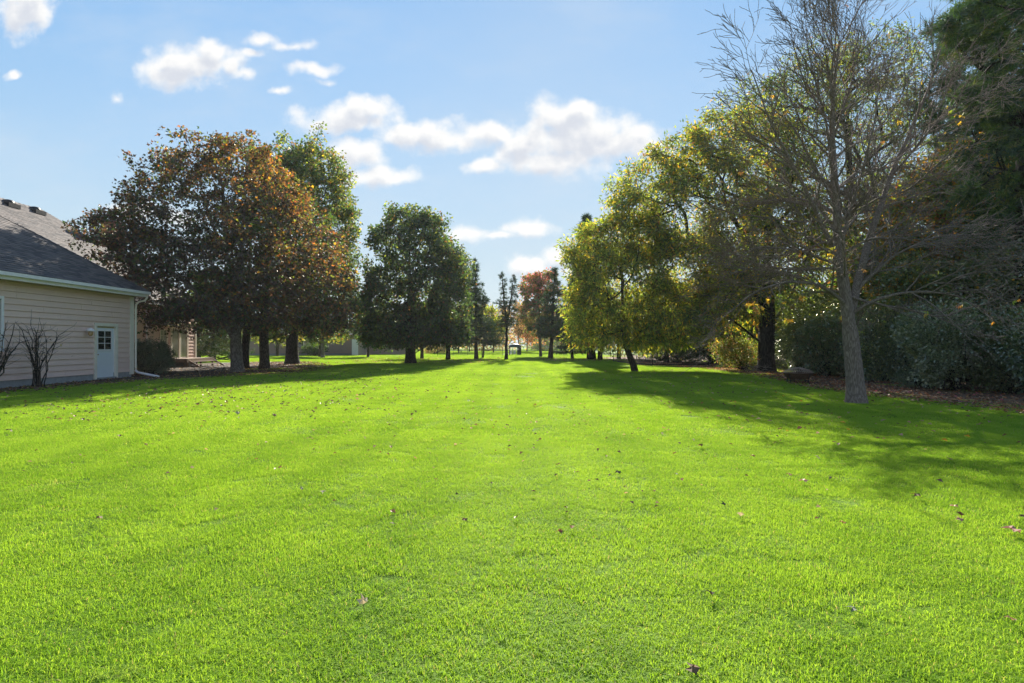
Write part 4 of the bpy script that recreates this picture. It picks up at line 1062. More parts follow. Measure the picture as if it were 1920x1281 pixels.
# the leafless tree
def bare_tree():
    rng = np.random.default_rng(91)
    Y = 14.0; b = W(1606, 755, Y); b[2] = gz(b[0], b[1])
    root = empty('leafless_tree', b, 'nearly leafless grey tree with arching twigs standing on the lawn at right', 'tree')
    trunk = [b, W(1603, 700, Y), W(1596, 640, Y), W(1590, 590, Y), W(1582, 530, Y), W(1574, 470, Y), W(1570, 400, Y), W(1564, 320, Y), W(1560, 240, Y), W(1566, 150, Y), W(1575, 70, Y)]
    limbs = [([(1592, 600, Y), (1604, 550, 14.1), (1618, 490, 14.3), (1640, 420, 14.5), (1672, 330, 14.8), (1712, 240, 15.0), (1748, 150, 15.1), (1766, 90, 15.1)], .105),
             ([(1582, 530, Y), (1560, 460, 13.7), (1528, 390, 13.4), (1488, 310, 13.2), (1445, 225, 13.0), (1410, 130, 13.0)], .062),
             ([(1574, 470, Y), (1592, 400, 13.8), (1618, 320, 13.5), (1640, 230, 13.3), (1650, 150, 13.2)], .050),
             ([(1590, 575, Y), (1545, 535, 13.6), (1480, 525, 13.2), (1410, 550, 12.9), (1350, 600, 12.8)], .045),
             ([(1594, 590, Y), (1640, 560, 13.7), (1720, 545, 13.3), (1800, 555, 13.0), (1860, 600, 12.9)], .048),
             ([(1604, 550, 14.1), (1670, 480, 13.8), (1760, 440, 13.4), (1850, 440, 13.0)], .045),
             ([(1570, 400, Y), (1500, 370, 14.6), (1430, 375, 15.0), (1370, 420, 15.2)], .040),
             ([(1566, 360, Y), (1610, 320, 15.0), (1690, 310, 15.8), (1780, 330, 16.2)], .042),
             ([(1564, 330, Y), (1550, 230, 13.6), (1525, 130, 13.3), (1512, 60, 13.2)], .040), ([(1572, 440, Y), (1530, 380, 14.4), (1460, 330, 14.8), (1400, 260, 15.1)], .040),
             ([(1578, 500, Y), (1500, 470, 13.4), (1420, 460, 13.0), (1360, 500, 12.8)], .036), ([(1562, 260, Y), (1590, 180, 14.2), (1615, 80, 14.4), (1622, 30, 14.4)], .034),
             ([(1672, 330, 14.8), (1720, 270, 14.2), (1790, 200, 13.8), (1830, 130, 13.6)], .034)]
    chains = []
    def smooth(L, step, amp):
        L = np.asarray(L, float); out = [L[0]]
        for p, q in zip(L[:-1], L[1:]):
            m = max(1, int(np.linalg.norm(q - p) / step))
            for i in range(1, m + 1): out.append(p + (q - p) * i / m)
        out = np.array(out); out[1:-1] += rng.normal(0, amp, (len(out) - 2, 3))
        for _ in range(3): out[1:-1] = .5 * out[1:-1] + .25 * (out[:-2] + out[2:])
        return out
    tr = smooth(trunk, .22, .012); h = (tr[:, 2] - b[2]) / (tr[-1][2] - b[2]); rt = .205 * (1 - h) ** .85 * (1 - .18 * (h > .2)) + .012
    rt = rt * .97 * (1 + .34 * np.exp(-(tr[:, 2] - b[2]) / .16)); trc = tr.copy(); trc[0, 2] -= .12
    v, f = tube(trc, rt, 22); VV = [v]; FF = [f]; nn = [len(v)]; tips = []
    def put(P_, R_):
        k = 9 if R_[0] > .03 else (5 if R_[0] > .012 else 3); v, f = tube(P_, R_, k); VV.append(v); FF.append(f + nn[0]); nn[0] += len(v)
    def branch(p, d, L, r0, lvl):
        m = max(4, int(L / (.16 if lvl < 3 else .11))); P_ = [p]; hz = (p[2] - 5.2) / 5.0; lift = (.05 + .12 * max(hz, 0)) if lvl < 3 else .07
        for i in range(m):
            t = i / m; d = d + rng.normal(0, .12, 3) + np.array((0, 0, 1)) * (lift * (1.0 if t > .35 else (-.7 if hz < -.1 else .4))); d = d / np.linalg.norm(d); P_.append(P_[-1] + d * L / m)
        P_ = np.array(P_); R_ = np.maximum(r0 * (1 - np.linspace(0, 1, m + 1) ** 1.2 * .72), .0050); put(P_, R_)
        tips.append(P_[-1]); sprout(P_, R_, lvl + 1, L)
    def sprout(P_, R_, lvl, L):
        if lvl > 4: return
        n = len(P_); cnt_ = {1: L * 3.3, 2: L * 4.2, 3: L * 4.2, 4: L * 2.0}[lvl]; k = rng.poisson(cnt_)
        for _ in range(k):
            t = rng.uniform(.18 if lvl > 1 else .12, .98); i = min(int(t * (n - 1)), n - 2); p = P_[i] + (P_[i + 1] - P_[i]) * rng.random(); T = P_[i + 1] - P_[i]; T = T / np.linalg.norm(T)
            o = rng.normal(0, 1, 3) + (p - np.array((b[0], b[1], p[2]))) * .35; o -= T * (o @ T); o /= np.linalg.norm(o) + 1e-9; a = rng.uniform(.40, .85)
            d = T * math.cos(a) + o * math.sin(a)
            l = {1: rng.uniform(1.0, 2.3), 2: rng.uniform(.55, 1.25), 3: rng.uniform(.25, .75), 4: rng.uniform(.12, .34)}[lvl] * (1.12 - .5 * t)
            branch(p, d, l, min(R_[i] * .62, {1: .026, 2: .013, 3: .0075, 4: .0050}[lvl]), lvl)
    for L, r0 in limbs:
        P_ = smooth([W(*q) for q in L], .16, .02); ln = float(np.linalg.norm(np.diff(P_, axis=0), axis=1).sum()); R_ = r0 * (1 - np.linspace(0, 1, len(P_)) * .82); put(P_, R_); sprout(P_, R_, 1, ln)
    for k in range(34):       # further limbs all round the stem
        z = 2.5 + (9.2 - 2.5) * (k + rng.random()) / 34; p = np.array([np.interp(z, tr[:, 2], tr[:, j]) for j in range(3)]); a = k * 2.4 + rng.normal(0, .3); el = np.interp(z, [2.5, 5, 9], [-.02, .45, 1.0])
        d = np.array((math.cos(a) * math.cos(el), math.sin(a) * math.cos(el), math.sin(el))); Lk = np.interp(z, [2.5, 4.5, 7, 9.2], [3.9, 4.0, 2.8, 1.2]) * rng.uniform(.75, 1.12)
        branch(p, d, Lk, float(np.interp(z, [2.5, 9], [.034, .016])), 1)
    np_mesh('trunk', np.concatenate(VV), FF, 'bark_twig', root, smooth=True)
    P = np.array(tips)
    # the few leaves left
    tips = np.arange(len(P)); spots = []
    for (px, py, k) in [(1440, 175, 5), (1455, 195, 4), (1580, 85, 2), (1600, 60, 2), (1730, 155, 1), (1690, 222, 1), (1475, 205, 3), (1490, 220, 2), (1448, 250, 2), (1410, 620, 6), (1440, 600, 6), (1490, 640, 12), (1520, 620, 9), (1470, 615, 7),
                        (1375, 620, 3), (1578, 390, 2), (1810, 570, 2), (1905, 570, 2), (1870, 612, 1), (1740, 585, 2), (1560, 470, 3), (1400, 560, 3), (1500, 480, 4), (1620, 510, 2), (1660, 600, 2), (1545, 200, 1), (1800, 225, 4), (1780, 210, 4), (1760, 510, 2), (1540, 540, 4)]:
        t = P[tips]; sx = 960 + t[:, 0] / t[:, 1] * FPX; sy = HOR - (t[:, 2] - EYE) / t[:, 1] * FPX
        o = np.argsort((sx - px) ** 2 + (sy - py) ** 2)[:k]; spots += list(tips[o])
    spots = np.array(spots); spots = np.concatenate([spots, rng.choice(len(P), 22)]); idx = spots; C = P[idx] + rng.normal(0, .03, (len(idx), 3)); D = np.tile((0, 0, -1.0), (len(idx), 1)) + rng.normal(0, .4, (len(idx), 3))
    leaves('crown', C, D, .085, 'palm', pick(rng, len(C), {'yellow': .6, 'gold': .8, 'lime': .9, 'brown': 1.2}), 'leaf', root, rng, .2, .3)
    return root


bare_tree()


def woodland(name, label, fx, fy, n, hfun, size, colf, seed, mat='leaf'):
    rng = np.random.default_rng(seed); x = fx(rng, n); y = fy(rng, n, x)
    cx = np.floor(x / 7.0); h = hfun(x, y) * (.72 + .28 * np.sin(cx * 12.9898) * np.sin(cx * 4.1)) * (1 - .25 * ((x / 7.0) % 1 - .5) ** 2 * 4)
    z = h * rng.random(n) ** .75; C = np.stack([x, y, z], 1)
    C[:, 0] += rng.normal(0, .6, n)
    tag(leaves(name, C, rng.normal(0, 1, (n, 3)), size, 'broad', colf(rng, C), mat, None, rng, .3), label, 'wood', kind='stuff')


woodland('distant_woodland', 'hazy brown and olive line of woods closing off the far end', lambda r, n: r.uniform(-150, 190, n), lambda r, n, x: 128 + r.gamma(1.5, 12, n), 30000, lambda x, y: 7.5 + 2.5 * np.sin(x * .11) + (y - 128) * .04, .62,
         lambda r, C: pick(r, len(C), {'tan': .35 + .3 * lump(C, .12, 1), 'brown': 1.3, 'olive': 1, 'green': .5 + .4 * lump(C, .15, 5), 'rust': .25}), 401)
woodland('belt_woodland', 'dark wooded belt deep behind the trees on the right', lambda r, n: r.uniform(20, 62, n), lambda r, n, x: 46 + r.random(n) * 50, 24000, lambda x, y: 7 + 2 * np.sin(y * .2 + x * .1), .46,
         lambda r, C: pick(r, len(C), {'dark_green': 1.4, 'green': .6, 'brown': .4, 'olive': .3}), 402)


# ------------------------------------------------------------------ shrubs
def shrub(name, label, base, blobs, n, size, kind, colf, seed, mat='leaf', group=None, stems=10, clump=.22, per=16):
    rng = np.random.default_rng(seed); b = W(*base); b[2] = gz(b[0], b[1]); root = empty(name, b, label, 'shrub', group); n = int(n * 1.1)
    A = blob_points(blobs, n, rng, .35); A = A[A[:, 2] > .12]
    mb = MB()
    for q in A[rng.choice(len(A), min(len(A), stems * 5), replace=False)]:
        s = b + np.array((rng.normal(0, .12), rng.normal(0, .12), 0)); t = np.linspace(0, 1, 5)[:, None]
        mid = (s + q) / 2 + np.array((0, 0, .25)) + rng.normal(0, .08, 3)
        mb.tube((1 - t) ** 2 * s + 2 * t * (1 - t) * mid + t ** 2 * q, np.linspace(.018, .006, 5), 4, caps=False)
    mb.build('stem', 'bark_dark', root)
    idx = np.repeat(np.arange(len(A)), rng.poisson(per * 1.1 * rng.choice([.3, 1.0, 1.8], len(A)))); off = rng.normal(0, clump * .6, (len(idx), 3)); C = A[idx] + off
    m = C[:, 2] > .06; C = C[m]; off = off[m]
    ctr = A.mean(0); D = (C - ctr) * .5 + off + np.array((0, 0, -.1))
    leaves('foliage', C, D, size, kind, colf(rng, C), mat, root, rng, .5, .5)
    return root


shrub('evergreen_shrub', 'dark dense evergreen shrub at the garage corner behind the downspout', (282, 698, 27), [(284, 668, 27.5, 34, 30, 1.0), (262, 670, 27.3, 20, 28, .7), (300, 680, 27, 20, 18, .7)], 900, .065, 'broad', flat_cols(dark_green=1.4, green=.1), 101, 'leaf_glossy', clump=.14)
shrub('autumn_shrub', 'low shrub with yellow and pink tan leaves left of the thick black trunk', (1395, 692, 31), [(1385, 660, 31, 46, 26, 1.2), (1365, 648, 31, 34, 12, .9)], 330, .085, 'broad', flat_cols(tan=.35, olive=1.2, lime=.3, green=1.2, brown=.6, rust=.15), 102)
shrub('green_shrub', 'bright green shrub just left of the thick black trunk', (1415, 692, 33), [(1400, 665, 33.5, 26, 28, 1.1), (1472, 668, 34, 20, 24, 1.0)], 220, .09, 'broad', flat_cols(green=1, lime=1, olive=.5), 103)
shrub('hedge_shrub', 'dark shrub with glinting leaves between the black trunk and the fire pit', (1500, 700, 27.5), [(1515, 650, 27.5, 46, 50, 1.6), (1482, 662, 31.5, 24, 32, 1.2)], 520, .085, 'broad', flat_cols(dark_green=1, green=.8, olive=.4, silver=.1), 104, 'leaf_glossy', 'shrubs under the belt trees')
shrub('hedge_shrub', 'dark shrub directly behind the fire pit lid', (1550, 704, 25.5), [(1550, 650, 25.5, 50, 56, 1.6)], 480, .085, 'broad', flat_cols(dark_green=1, green=.9, olive=.6, brown=.2), 105, 'leaf_glossy', 'shrubs under the belt trees')
shrub('hedge_shrub', 'dark shrub just right of the leafless trunk with one yellow sprig', (1665, 716, 22), [(1660, 650, 22, 62, 66, 1.7), (1640, 690, 22, 40, 24, 1.0)], 620, .08, 'broad', flat_cols(dark_green=1, green=1, olive=.5, lime=.1), 106, 'leaf_glossy', 'shrubs under the belt trees')
shrub('viburnum_shrub', 'large shrub with pale silvery leaves hanging to the ground at right', (1785, 735, 17.8), [(1790, 650, 17.8, 66, 66, 1.3), (1770, 620, 18.2, 80, 50, 1.3), (1845, 665, 17.6, 46, 50, 1.0), (1755, 680, 17.4, 32, 34, .7), (1860, 705, 17.2, 26, 28, .6)], 900, .085, 'broad', flat_cols(dark_green=.7, green=.9, silver=1.1, olive=.4), 107, 'leaf_glossy', clump=.2)
shrub('hedge_shrub', 'dark shrub between the pale leaved shrub and the right edge', (1905, 742, 16.6), [(1905, 660, 16.8, 70, 80, 1.4)], 560, .08, 'broad', flat_cols(dark_green=1.1, green=1, olive=.5, brown=.2), 108, 'leaf_glossy', 'shrubs under the belt trees')
shrub('hedge_shrub', 'low spreading dark plant left of the pale leaved shrub', (1735, 728, 18.6), [(1735, 712, 18.6, 46, 16, .8)], 240, .06, 'narrow', flat_cols(dark_green=1.2, green=.8), 109, 'leaf_glossy', 'shrubs under the belt trees')
shrub('hedge_shrub', 'dark shrub behind the low spreading plant', (1715, 722, 20.5), [(1715, 660, 20.5, 50, 60, 1.4)], 480, .08, 'broad', flat_cols(dark_green=1, green=1, olive=.6), 110, 'leaf_glossy', 'shrubs under the belt trees')
shrub('hedge_shrub', 'dark shrub left of the leafless trunk reaching up to its branches', (1595, 706, 24.5), [(1600, 640, 24.5, 46, 70, 1.5)], 480, .085, 'broad', flat_cols(dark_green=1, green=.9, olive=.6, brown=.2), 111, 'leaf_glossy', 'shrubs under the belt trees')
shrub('hedge_shrub', 'dark shrub just outside the right edge', (2010, 760, 14.6), [(2010, 660, 14.8, 90, 90, 1.5)], 520, .08, 'broad', flat_cols(dark_green=1.5, green=.5), 112, 'leaf_glossy', 'shrubs under the belt trees')
shrub('understory_shrub', 'tall leafy shrub rising behind the low spreading plant right of the leafless trunk', (1715, 718, 21.5), [(1705, 560, 21.5, 60, 80, 1.6), (1730, 620, 21.5, 60, 60, 1.4)], 620, .10, 'broad', flat_cols(dark_green=.8, green=.9, olive=1, lime=.4, gold=.2), 113, 'leaf_glossy', 'tall shrubs under the belt trees', clump=.26)
shrub('understory_shrub', 'tall dark shrub rising behind the pale leaved shrub', (1830, 724, 20), [(1825, 560, 20, 70, 84, 1.6), (1860, 610, 20, 60, 60, 1.4)], 620, .10, 'broad', flat_cols(dark_green=1, green=.9, olive=.8, lime=.2, brown=.3), 114, 'leaf_glossy', 'tall shrubs under the belt trees', clump=.26)
shrub('understory_shrub', 'tall dark shrub against the right edge above the hedge', (1925, 735, 18.0), [(1925, 540, 18.2, 70, 110, 1.6)], 560, .10, 'broad', flat_cols(dark_green=1.1, green=.8, olive=.6, gold=.2, brown=.4), 115, 'leaf_glossy', 'tall shrubs under the belt trees', clump=.26)
shrub('understory_shrub', 'tall olive shrub between the black trunk and the leafless trunk', (1535, 698, 29), [(1530, 600, 29, 70, 56, 1.8)], 560, .11, 'broad', flat_cols(dark_green=1, green=.8, olive=.7, lime=.3), 116, 'leaf_glossy', 'tall shrubs under the belt trees', clump=.28)
for i, (px, py, Y, w, h, lab, wts) in enumerate([(345 + 340, 661, 80, 26, 7, 'low yellow green shrub far off left of the big round tree', dict(lime=1, olive=.8)), (730, 661, 82, 24, 7, 'low lime shrub far off under the big round tree', dict(lime=1.2, yellow=.3)),
        (762, 661, 78, 14, 7, 'dark low shrub far off behind the big round trunk', dict(dark_green=1, green=1)), (815, 662, 84, 20, 8, 'olive shrub far off near the left end of the iron fence', dict(olive=1, tan=.6)),
        (590, 660, 68, 20, 9, 'small dark shrub before the long neighbour wall', dict(dark_green=1, green=.6)), (1335, 684, 42, 60, 40, 'dark shrub behind the wire fence corner', dict(dark_green=1.4, green=.5)), (1022, 655, 113, 44, 12, 'dark clipped hedge far off in front of the road right of the cart', dict(dark_green=1.2, green=.8)), (912, 657, 112, 40, 12, 'olive hedge far off behind the iron fence', dict(olive=1, brown=.8, green=.5)), (1240, 680, 48, 60, 26, 'dim brown green shrub behind the wire fence', dict(dark_green=.7, olive=.7, rust=.3)),
        (1270, 682, 43, 50, 50, 'dark shrub in the shade behind the wire fence', dict(dark_green=1.4, green=.4))]):
    shrub('background_shrub', lab, (px, py + 3, Y), [(px, py - h * .6, Y, w, h, 1.2)], 150 if Y > 60 else 320, .16 if Y > 60 else .11, 'broad', flat_cols(**wts), 120 + i, clump=.3, per=14)


def pruned_shrub(base, label, seed, mirror=1):
    rng = np.random.default_rng(seed); b = np.array((base[0], base[1], 0.0)); root = empty('pruned_shrub', b, label, 'shrub', 'leafless shrubs against the siding')
    for k in range(13):
        a = (k - 6) / 6 * 1.0 + rng.normal(0, .1); H = rng.uniform(1.55, 2.15) * (1 - .18 * abs(a)); y = math.sin(a) * H * .62
        t = np.linspace(0, 1, 9)[:, None]; s = b + np.array((rng.normal(0, .05), rng.normal(0, .10) + a * .10, -.05))
        e = b + np.array((np.clip(rng.normal(.05, .28), -.45, .6), y * mirror, H))
        m1 = s + (e - s) * .4 + np.array((0, -.22 * a * mirror, .1)) + rng.normal(0, .08, 3)
        C = (1 - t) ** 2 * s + 2 * t * (1 - t) * m1 + t ** 2 * e + rng.normal(0, .018, (9, 3)) * (t > 0)
        C[:, 0] = np.clip(C[:, 0], -16.62, 99)
        R = np.linspace(.026, .010, 9) * rng.uniform(.7, 1.2); mb = MB().tube(C, R, 7)
        for j in range(rng.integers(6, 13)):
            i = rng.integers(3, 9); d = (C[i] - C[i - 1]); d /= np.linalg.norm(d); d = d + rng.normal(0, .55, 3); d[2] = abs(d[2]) * .8 + .1; L = rng.uniform(.25, .75)
            q = np.linspace(0, 1, 5)[:, None]; T = C[i] + d / np.linalg.norm(d) * L * q + rng.normal(0, .02, (5, 3)) * q; T[:, 0] = np.clip(T[:, 0], -16.64, 99)
            mb.tube(T, np.linspace(.008, .003, 5), 4)
        mb.build('stem', 'bark_dark', root, smooth=True)
    # a few dry leaves caught in the twigs
    C = b + np.stack([rng.uniform(-.4, .4, 14), rng.uniform(-1.0, 1.0, 14), rng.uniform(.9, 1.9, 14)], 1); C[:, 0] = np.clip(C[:, 0], -16.6, 99)
    leaves('dry_leaf', C, rng.normal(0, 1, C.shape), .08, 'maple', pick(rng, 14, {'tan': 1, 'brown': 1}), 'dry_leaf', root, rng).__setitem__('kind', 'stuff')


pruned_shrub((-15.95, 19.15), 'leafless cut back shrub with many grey stems left of the white door', 201)
pruned_shrub((-15.95, 17.35), 'leafless cut back shrub cut by the left edge in front of the window', 202)


# ------------------------------------------------------------------ neighbours, fences, cart, fire pit
def build_neighbour():
    N_ = empty('neighbour_house', (-24, 74, 0), 'long low pinkish brown neighbour house behind the left maples', 'house')
    x0, x1, y0, y1 = -33.5, -19.3, 71.5, 79
    w = MB().box(x0, x1, y0, y1, -.1, 2.6).build('wall', 'neighbour_wall', N_)
    mb = MB()
    for i in range(12): mb.box(x0 + .01, x1 - .01, y0 - .03, y0 - .002, .25 + i * .2, .25 + i * .2 + .185)
    s = mb.build('siding', 'neighbour_wall', w); s['kind'] = 'stuff'
    MB().box(x0, x1, y0 - .05, y0 - .002, -.1, .245).build('foundation', 'grey_wall', N_)
    MB().raw([(x0 - .5, y0 - .5, 2.6), (x1 + .5, y0 - .5, 2.6), (x1 + .5, y1 + .5, 2.6), (x0 - .5, y1 + .5, 2.6), (x0 + 3, (y0 + y1) / 2, 4.6), (x1 - 3, (y0 + y1) / 2, 4.6)],
             [np.array([(0, 1, 5, 4), (2, 3, 4, 5), (0, 3, 2, 1)]), np.array([(1, 2, 5), (3, 0, 4)])]).build('roof', 'shingle', N_, tint=True)
    wn = MB().box(-28.2, -26.2, y0 - .06, y0 - .032, 1.0, 2.1).build('window', 'dark_glass', N_)
    for a, b in ((-28.3, -28.2), (-26.2, -26.1), (-27.24, -27.16)): MB().box(a, b, y0 - .09, y0 - .062, .95, 2.15).build('frame', 'cream_paint', wn)
    MB().box(x1 - .8, x1 - .02, y0 - .10, y0 - .055, .0, 2.05).build('door', 'white_paint', N_)
    MB().box(x1 + .1, x1 + 5, 76, 76.15, 0, 1.5).build('side_wall', 'neighbour_wall', N_)
    H2 = empty('far_house', (14, 150, 0), 'low grey house beyond the far road right of centre', 'house')
    MB().box(5.5, 24, 148, 156, -.1, 2.9).build('wall', 'grey_wall', H2)
    MB().raw([(5, 147.4, 2.9), (24.5, 147.4, 2.9), (24.5, 156.6, 2.9), (5, 156.6, 2.9), (8, 152, 5.4), (21.5, 152, 5.4)], [np.array([(0, 1, 5, 4), (2, 3, 4, 5), (0, 3, 2, 1)]), np.array([(1, 2, 5), (3, 0, 4)])]).build('roof', 'shingle', H2, tint=True)
    for x in (8.5, 12.5, 17): MB().box(x, x + 1.6, 147.93, 147.99, 1.0, 2.2).build('window', 'dark_glass', H2)
    MB().box(20.3, 21.3, 147.93, 147.99, 0, 2.1).build('door', 'white_paint', H2)


build_neighbour()


def iron_fence():
    F = empty('iron_fence', (-4, 68, 0), 'low black iron picket fence across the far end of the lawn', 'fence')
    L = [(-8.9, 68.0), (-7.04, 68.0), (-5.3, 68.2), (-3.7, 68.4), (-2.3, 68.8), (-1.15, 69.6), (-.3, 71.2), (1.0, 73.0)]
    for (a, b) in zip(L[:-1], L[1:]):
        a = np.array(a); b = np.array(b); d = b - a; n = max(4, int(np.linalg.norm(d) / .2))
        for z in (.18, .78): MB().tube([(a[0], a[1], z), (b[0], b[1], z)], .013, 4).build('rail', 'black_metal', F)
        for i in range(1, n): p = a + d * i / n; MB().box(p[0] - .006, p[0] + .006, p[1] - .006, p[1] + .006, .04, .86).build('picket', 'black_metal', F)
    for p in L: MB().box(p[0] - .028, p[0] + .028, p[1] - .028, p[1] + .028, -.1, .98).lathe([(.03, .98), (.035, 1.02), (0, 1.05)], (p[0], p[1], 0), 8).build('post', 'black_metal', F)


iron_fence()


def wire_fence():
    F = empty('wire_fence', (11, 38, 0), 'low dark wire fence with a black board along its foot behind the leaning tree', 'fence')
    L = [(8.2, 46), (8.7, 41.5), (9.35, 37.9), (11.4, 38.1), (13.35, 38.6)]
    for a, b in zip(L[:-1], L[1:]):
        a = np.array(a); b = np.array(b); d = b - a; nn = np.array((-d[1], d[0])) / np.linalg.norm(d) * .02
        MB().raw([(a[0] - nn[0], a[1] - nn[1], -.05), (b[0] - nn[0], b[1] - nn[1], -.05), (b[0] + nn[0], b[1] + nn[1], -.05), (a[0] + nn[0], a[1] + nn[1], -.05),
                  (a[0] - nn[0], a[1] - nn[1], .12), (b[0] - nn[0], b[1] - nn[1], .12), (b[0] + nn[0], b[1] + nn[1], .12), (a[0] + nn[0], a[1] + nn[1], .12)], BOXF).build('foot_board', 'black_metal', F)
        MB().tube([(a[0], a[1], .62), (b[0], b[1], .62)], .012, 5).build('rail', 'black_metal', F)
        w = MB(); m = int(np.linalg.norm(d) / .10)
        for i in range(m + 1): p = a + d * i / m; w.tube([(p[0], p[1], .121), (p[0], p[1], .61)], .0035, 3, caps=False)
        for z in (.22, .32, .42, .52): w.tube([(a[0], a[1], z), (b[0], b[1], z)], .0035, 3, caps=False)
        o = w.build('wire_mesh', 'black_metal', F); o['kind'] = 'stuff'
    for p in L: MB().tube([(p[0], p[1], -.1), (p[0], p[1], .70)], .025, 8).build('post', 'black_metal', F)
    G = empty('fence_gate_post', (13.5, 38.7, 0), 'tall thin black post at the right end of the wire fence', 'post')
    MB().tube([(13.5, 38.7, -.1), (13.5, 38.7, 1.75)], .05, 10).build('shaft', 'black_metal', G)
    MB().lathe([(.06, 1.751), (.065, 1.80), (0, 1.84)], (13.5, 38.7, 0), 10).build('cap', 'black_metal', G)


wire_fence()


def green_cart():
    c = W(966, 665, 74); x, y = c[0], c[1]
    G = empty('garden_cart', (x, y, 0), 'small dark green covered cart with pale side panels at the fence end', 'cart')
    MB().lathe([(.86, .0), (.84, .12), (.70, .30), (.42, .43), (0, .48)], (x - .02, y, 1.0), 20, .7).build('cover', 'dark_green_paint', G, smooth=True)
    MB().box(x + .28, x + .78, y - .45, y + .45, .06, .99).build('cabinet', 'dark_green_paint', G)
    MB().box(x - .78, x + .27, y - .42, y + .42, .56, .62).build('shelf', 'dark_green_paint', G)
    for a in (-.74, -.26): MB().box(x + a, x + a + .34, y - .44, y - .40, .12, .555).build('side_panel', 'white_paint', G)
    for a in (-.80, -.34, .20):
        MB().box(x + a, x + a + .05, y - .46, y - .41, -.05, .99).build('leg', 'black_metal', G)
    MB().tube([(x + .6, y - .3, 1.3), (x + .85, y - .3, 1.42), (x + .95, y - .3, 1.3)], .03, 6).build('handle', 'white_paint', G)


green_cart()


def fire_pit():
    c = W(1496, 716, 21.3); x, y = c[0], c[1]; g = gz(x, y)
    G = empty('fire_pit', (x, y, g), 'round rusty fire pit with a domed mesh lid on thin legs', 'fire pit')
    MB().lathe([(.36, .17), (.44, .28), (.49, .37), (.475, .375), (.42, .28), (.34, .19), (0, .16)], (x, y, g), 36).build('bowl', 'rusty_steel', G, smooth=True)
    MB().lathe([(.49, .371), (.54, .375), (.54, .392), (.49, .395)], (x, y, g), 36).build('rim', 'rusty_steel', G)
    lid = MB().lathe([(.505, .396), (.515, .41), (.495, .412)], (x, y, g), 36).build('lid', 'mesh_metal', G)
    ribs = MB()
    for k in range(40):
        a = k * 2 * math.pi / 40; P = [(x + r * math.cos(a), y + r * math.sin(a), g + z) for r, z in ((.50, .41), (.42, .475), (.30, .535), (.15, .575), (.03, .59))]
        ribs.tube(P, .0045 if k % 5 else .009, 4, caps=False)
    for r, z in ((.46, .445), (.42, .475), (.36, .507), (.30, .535), (.225, .556), (.15, .575), (.08, .584)):
        P = [(x + r * math.cos(a), y + r * math.sin(a), g + z) for a in np.linspace(0, 2 * math.pi, 37)]; ribs.tube(P, .004, 3, caps=False)
    o = ribs.build('lid_mesh', 'mesh_metal', lid); o['kind'] = 'stuff'
    MB().tube([(x - .04, y, g + .59), (x, y, g + .65), (x + .04, y, g + .59)], .008, 6).build('lid_handle', 'black_metal', lid)
    for k in range(4):
        a = .5 + k * math.pi / 2; ca, sa = math.cos(a), math.sin(a)
        MB().tube([(x + .50 * ca, y + .50 * sa, g + .37), (x + .43 * ca, y + .43 * sa, g + .18), (x + .44 * ca, y + .44 * sa, g + .05), (x + .49 * ca, y + .49 * sa, g - .01)], .013, 6).build('leg', 'black_metal', G)
    MB().lathe([(.40, .10), (.415, .105), (.40, .12)], (x, y, g), 28).build('leg_ring', 'black_metal', G)


fire_pit()

r_ = np.random.default_rng(77); bp = W(1416, 692, 29.0)
root_ = empty('brush_pile', (bp[0], bp[1], 0), 'small tangle of pale dead twigs left of the thick black trunk', 'brush pile')
mb_ = MB()
for i in range(60):
    a = r_.uniform(0, 6.28); p = np.array((bp[0] + r_.normal(0, .35), bp[1] + r_.normal(0, .25), r_.uniform(.02, .3))); d = np.array((math.cos(a), math.sin(a), r_.uniform(-.1, .7))) * r_.uniform(.2, .6)
    mb_.tube([p - d * .5 * (1, 1, 0), p + (0, 0, .05), p + d * .6], [.010, .008, .004], 4, caps=False)
o_ = mb_.build('twig', 'bark_pale', root_); o_['kind'] = 'stuff'
sp = W(1682, 712, 21.5); s_ = empty('marker_stake', (sp[0], sp[1], 0), 'short orange brown wooden stake under the dark shrubs right of the leafless trunk', 'stake')
MB().raw([(sp[0] - .03, sp[1] - .02, -.05), (sp[0] + .03, sp[1] - .02, -.05), (sp[0] + .03, sp[1] + .02, -.05), (sp[0] - .03, sp[1] + .02, -.05), (sp[0] - .03, sp[1] - .02, .42), (sp[0] + .03, sp[1] - .02, .45), (sp[0] + .03, sp[1] + .02, .45), (sp[0] - .03, sp[1] + .02, .42)], BOXF).build('shaft', 'deck_wood', s_)
MB().box(sp[0] - .034, sp[0] + .034, sp[1] - .024, sp[1] + .024, .33, .38).build('band', 'rusty_steel', s_)


# ------------------------------------------------------------------ fallen leaves
def litter(name, X, Y, size, w, label, seed, lift=.03, mat='dry_leaf', kind='broad'):
    rng = np.random.default_rng(seed); n = len(X); C = np.stack([X, Y, gz(X, Y) + lift + rng.uniform(0, .02, n)], 1)
    a = rng.uniform(0, 6.28, n); D = np.stack([np.cos(a), np.sin(a), rng.normal(0, .25, n)], 1)
    TV, TF = TEMPL[kind]; TV = np.array(TV) * (1, 1, 2.2)
    X_ = np.cross(D, np.stack([rng.normal(0, .35, n), rng.normal(0, .35, n), np.ones(n)], 1)); X_ /= np.linalg.norm(X_, axis=1)[:, None]; Z_ = np.cross(X_, D)
    s = size * rng.uniform(.5, 1.4, n)
    V = C[:, None] + s[:, None, None] * (TV[None, :, 0:1] * X_[:, None] + TV[None, :, 1:2] * D[:, None] + TV[None, :, 2:3] * Z_[:, None])
    F = (np.arange(n) * len(TV))[:, None, None] + np.array(TF)[None]; cols = np.repeat(pick(rng, n, w), len(TV), axis=0)
    o = np_mesh(name, V.reshape(-1, 3), [F.reshape(-1, 3)], mat, cols=cols); tag(o, label, 'fallen leaves', kind='stuff')


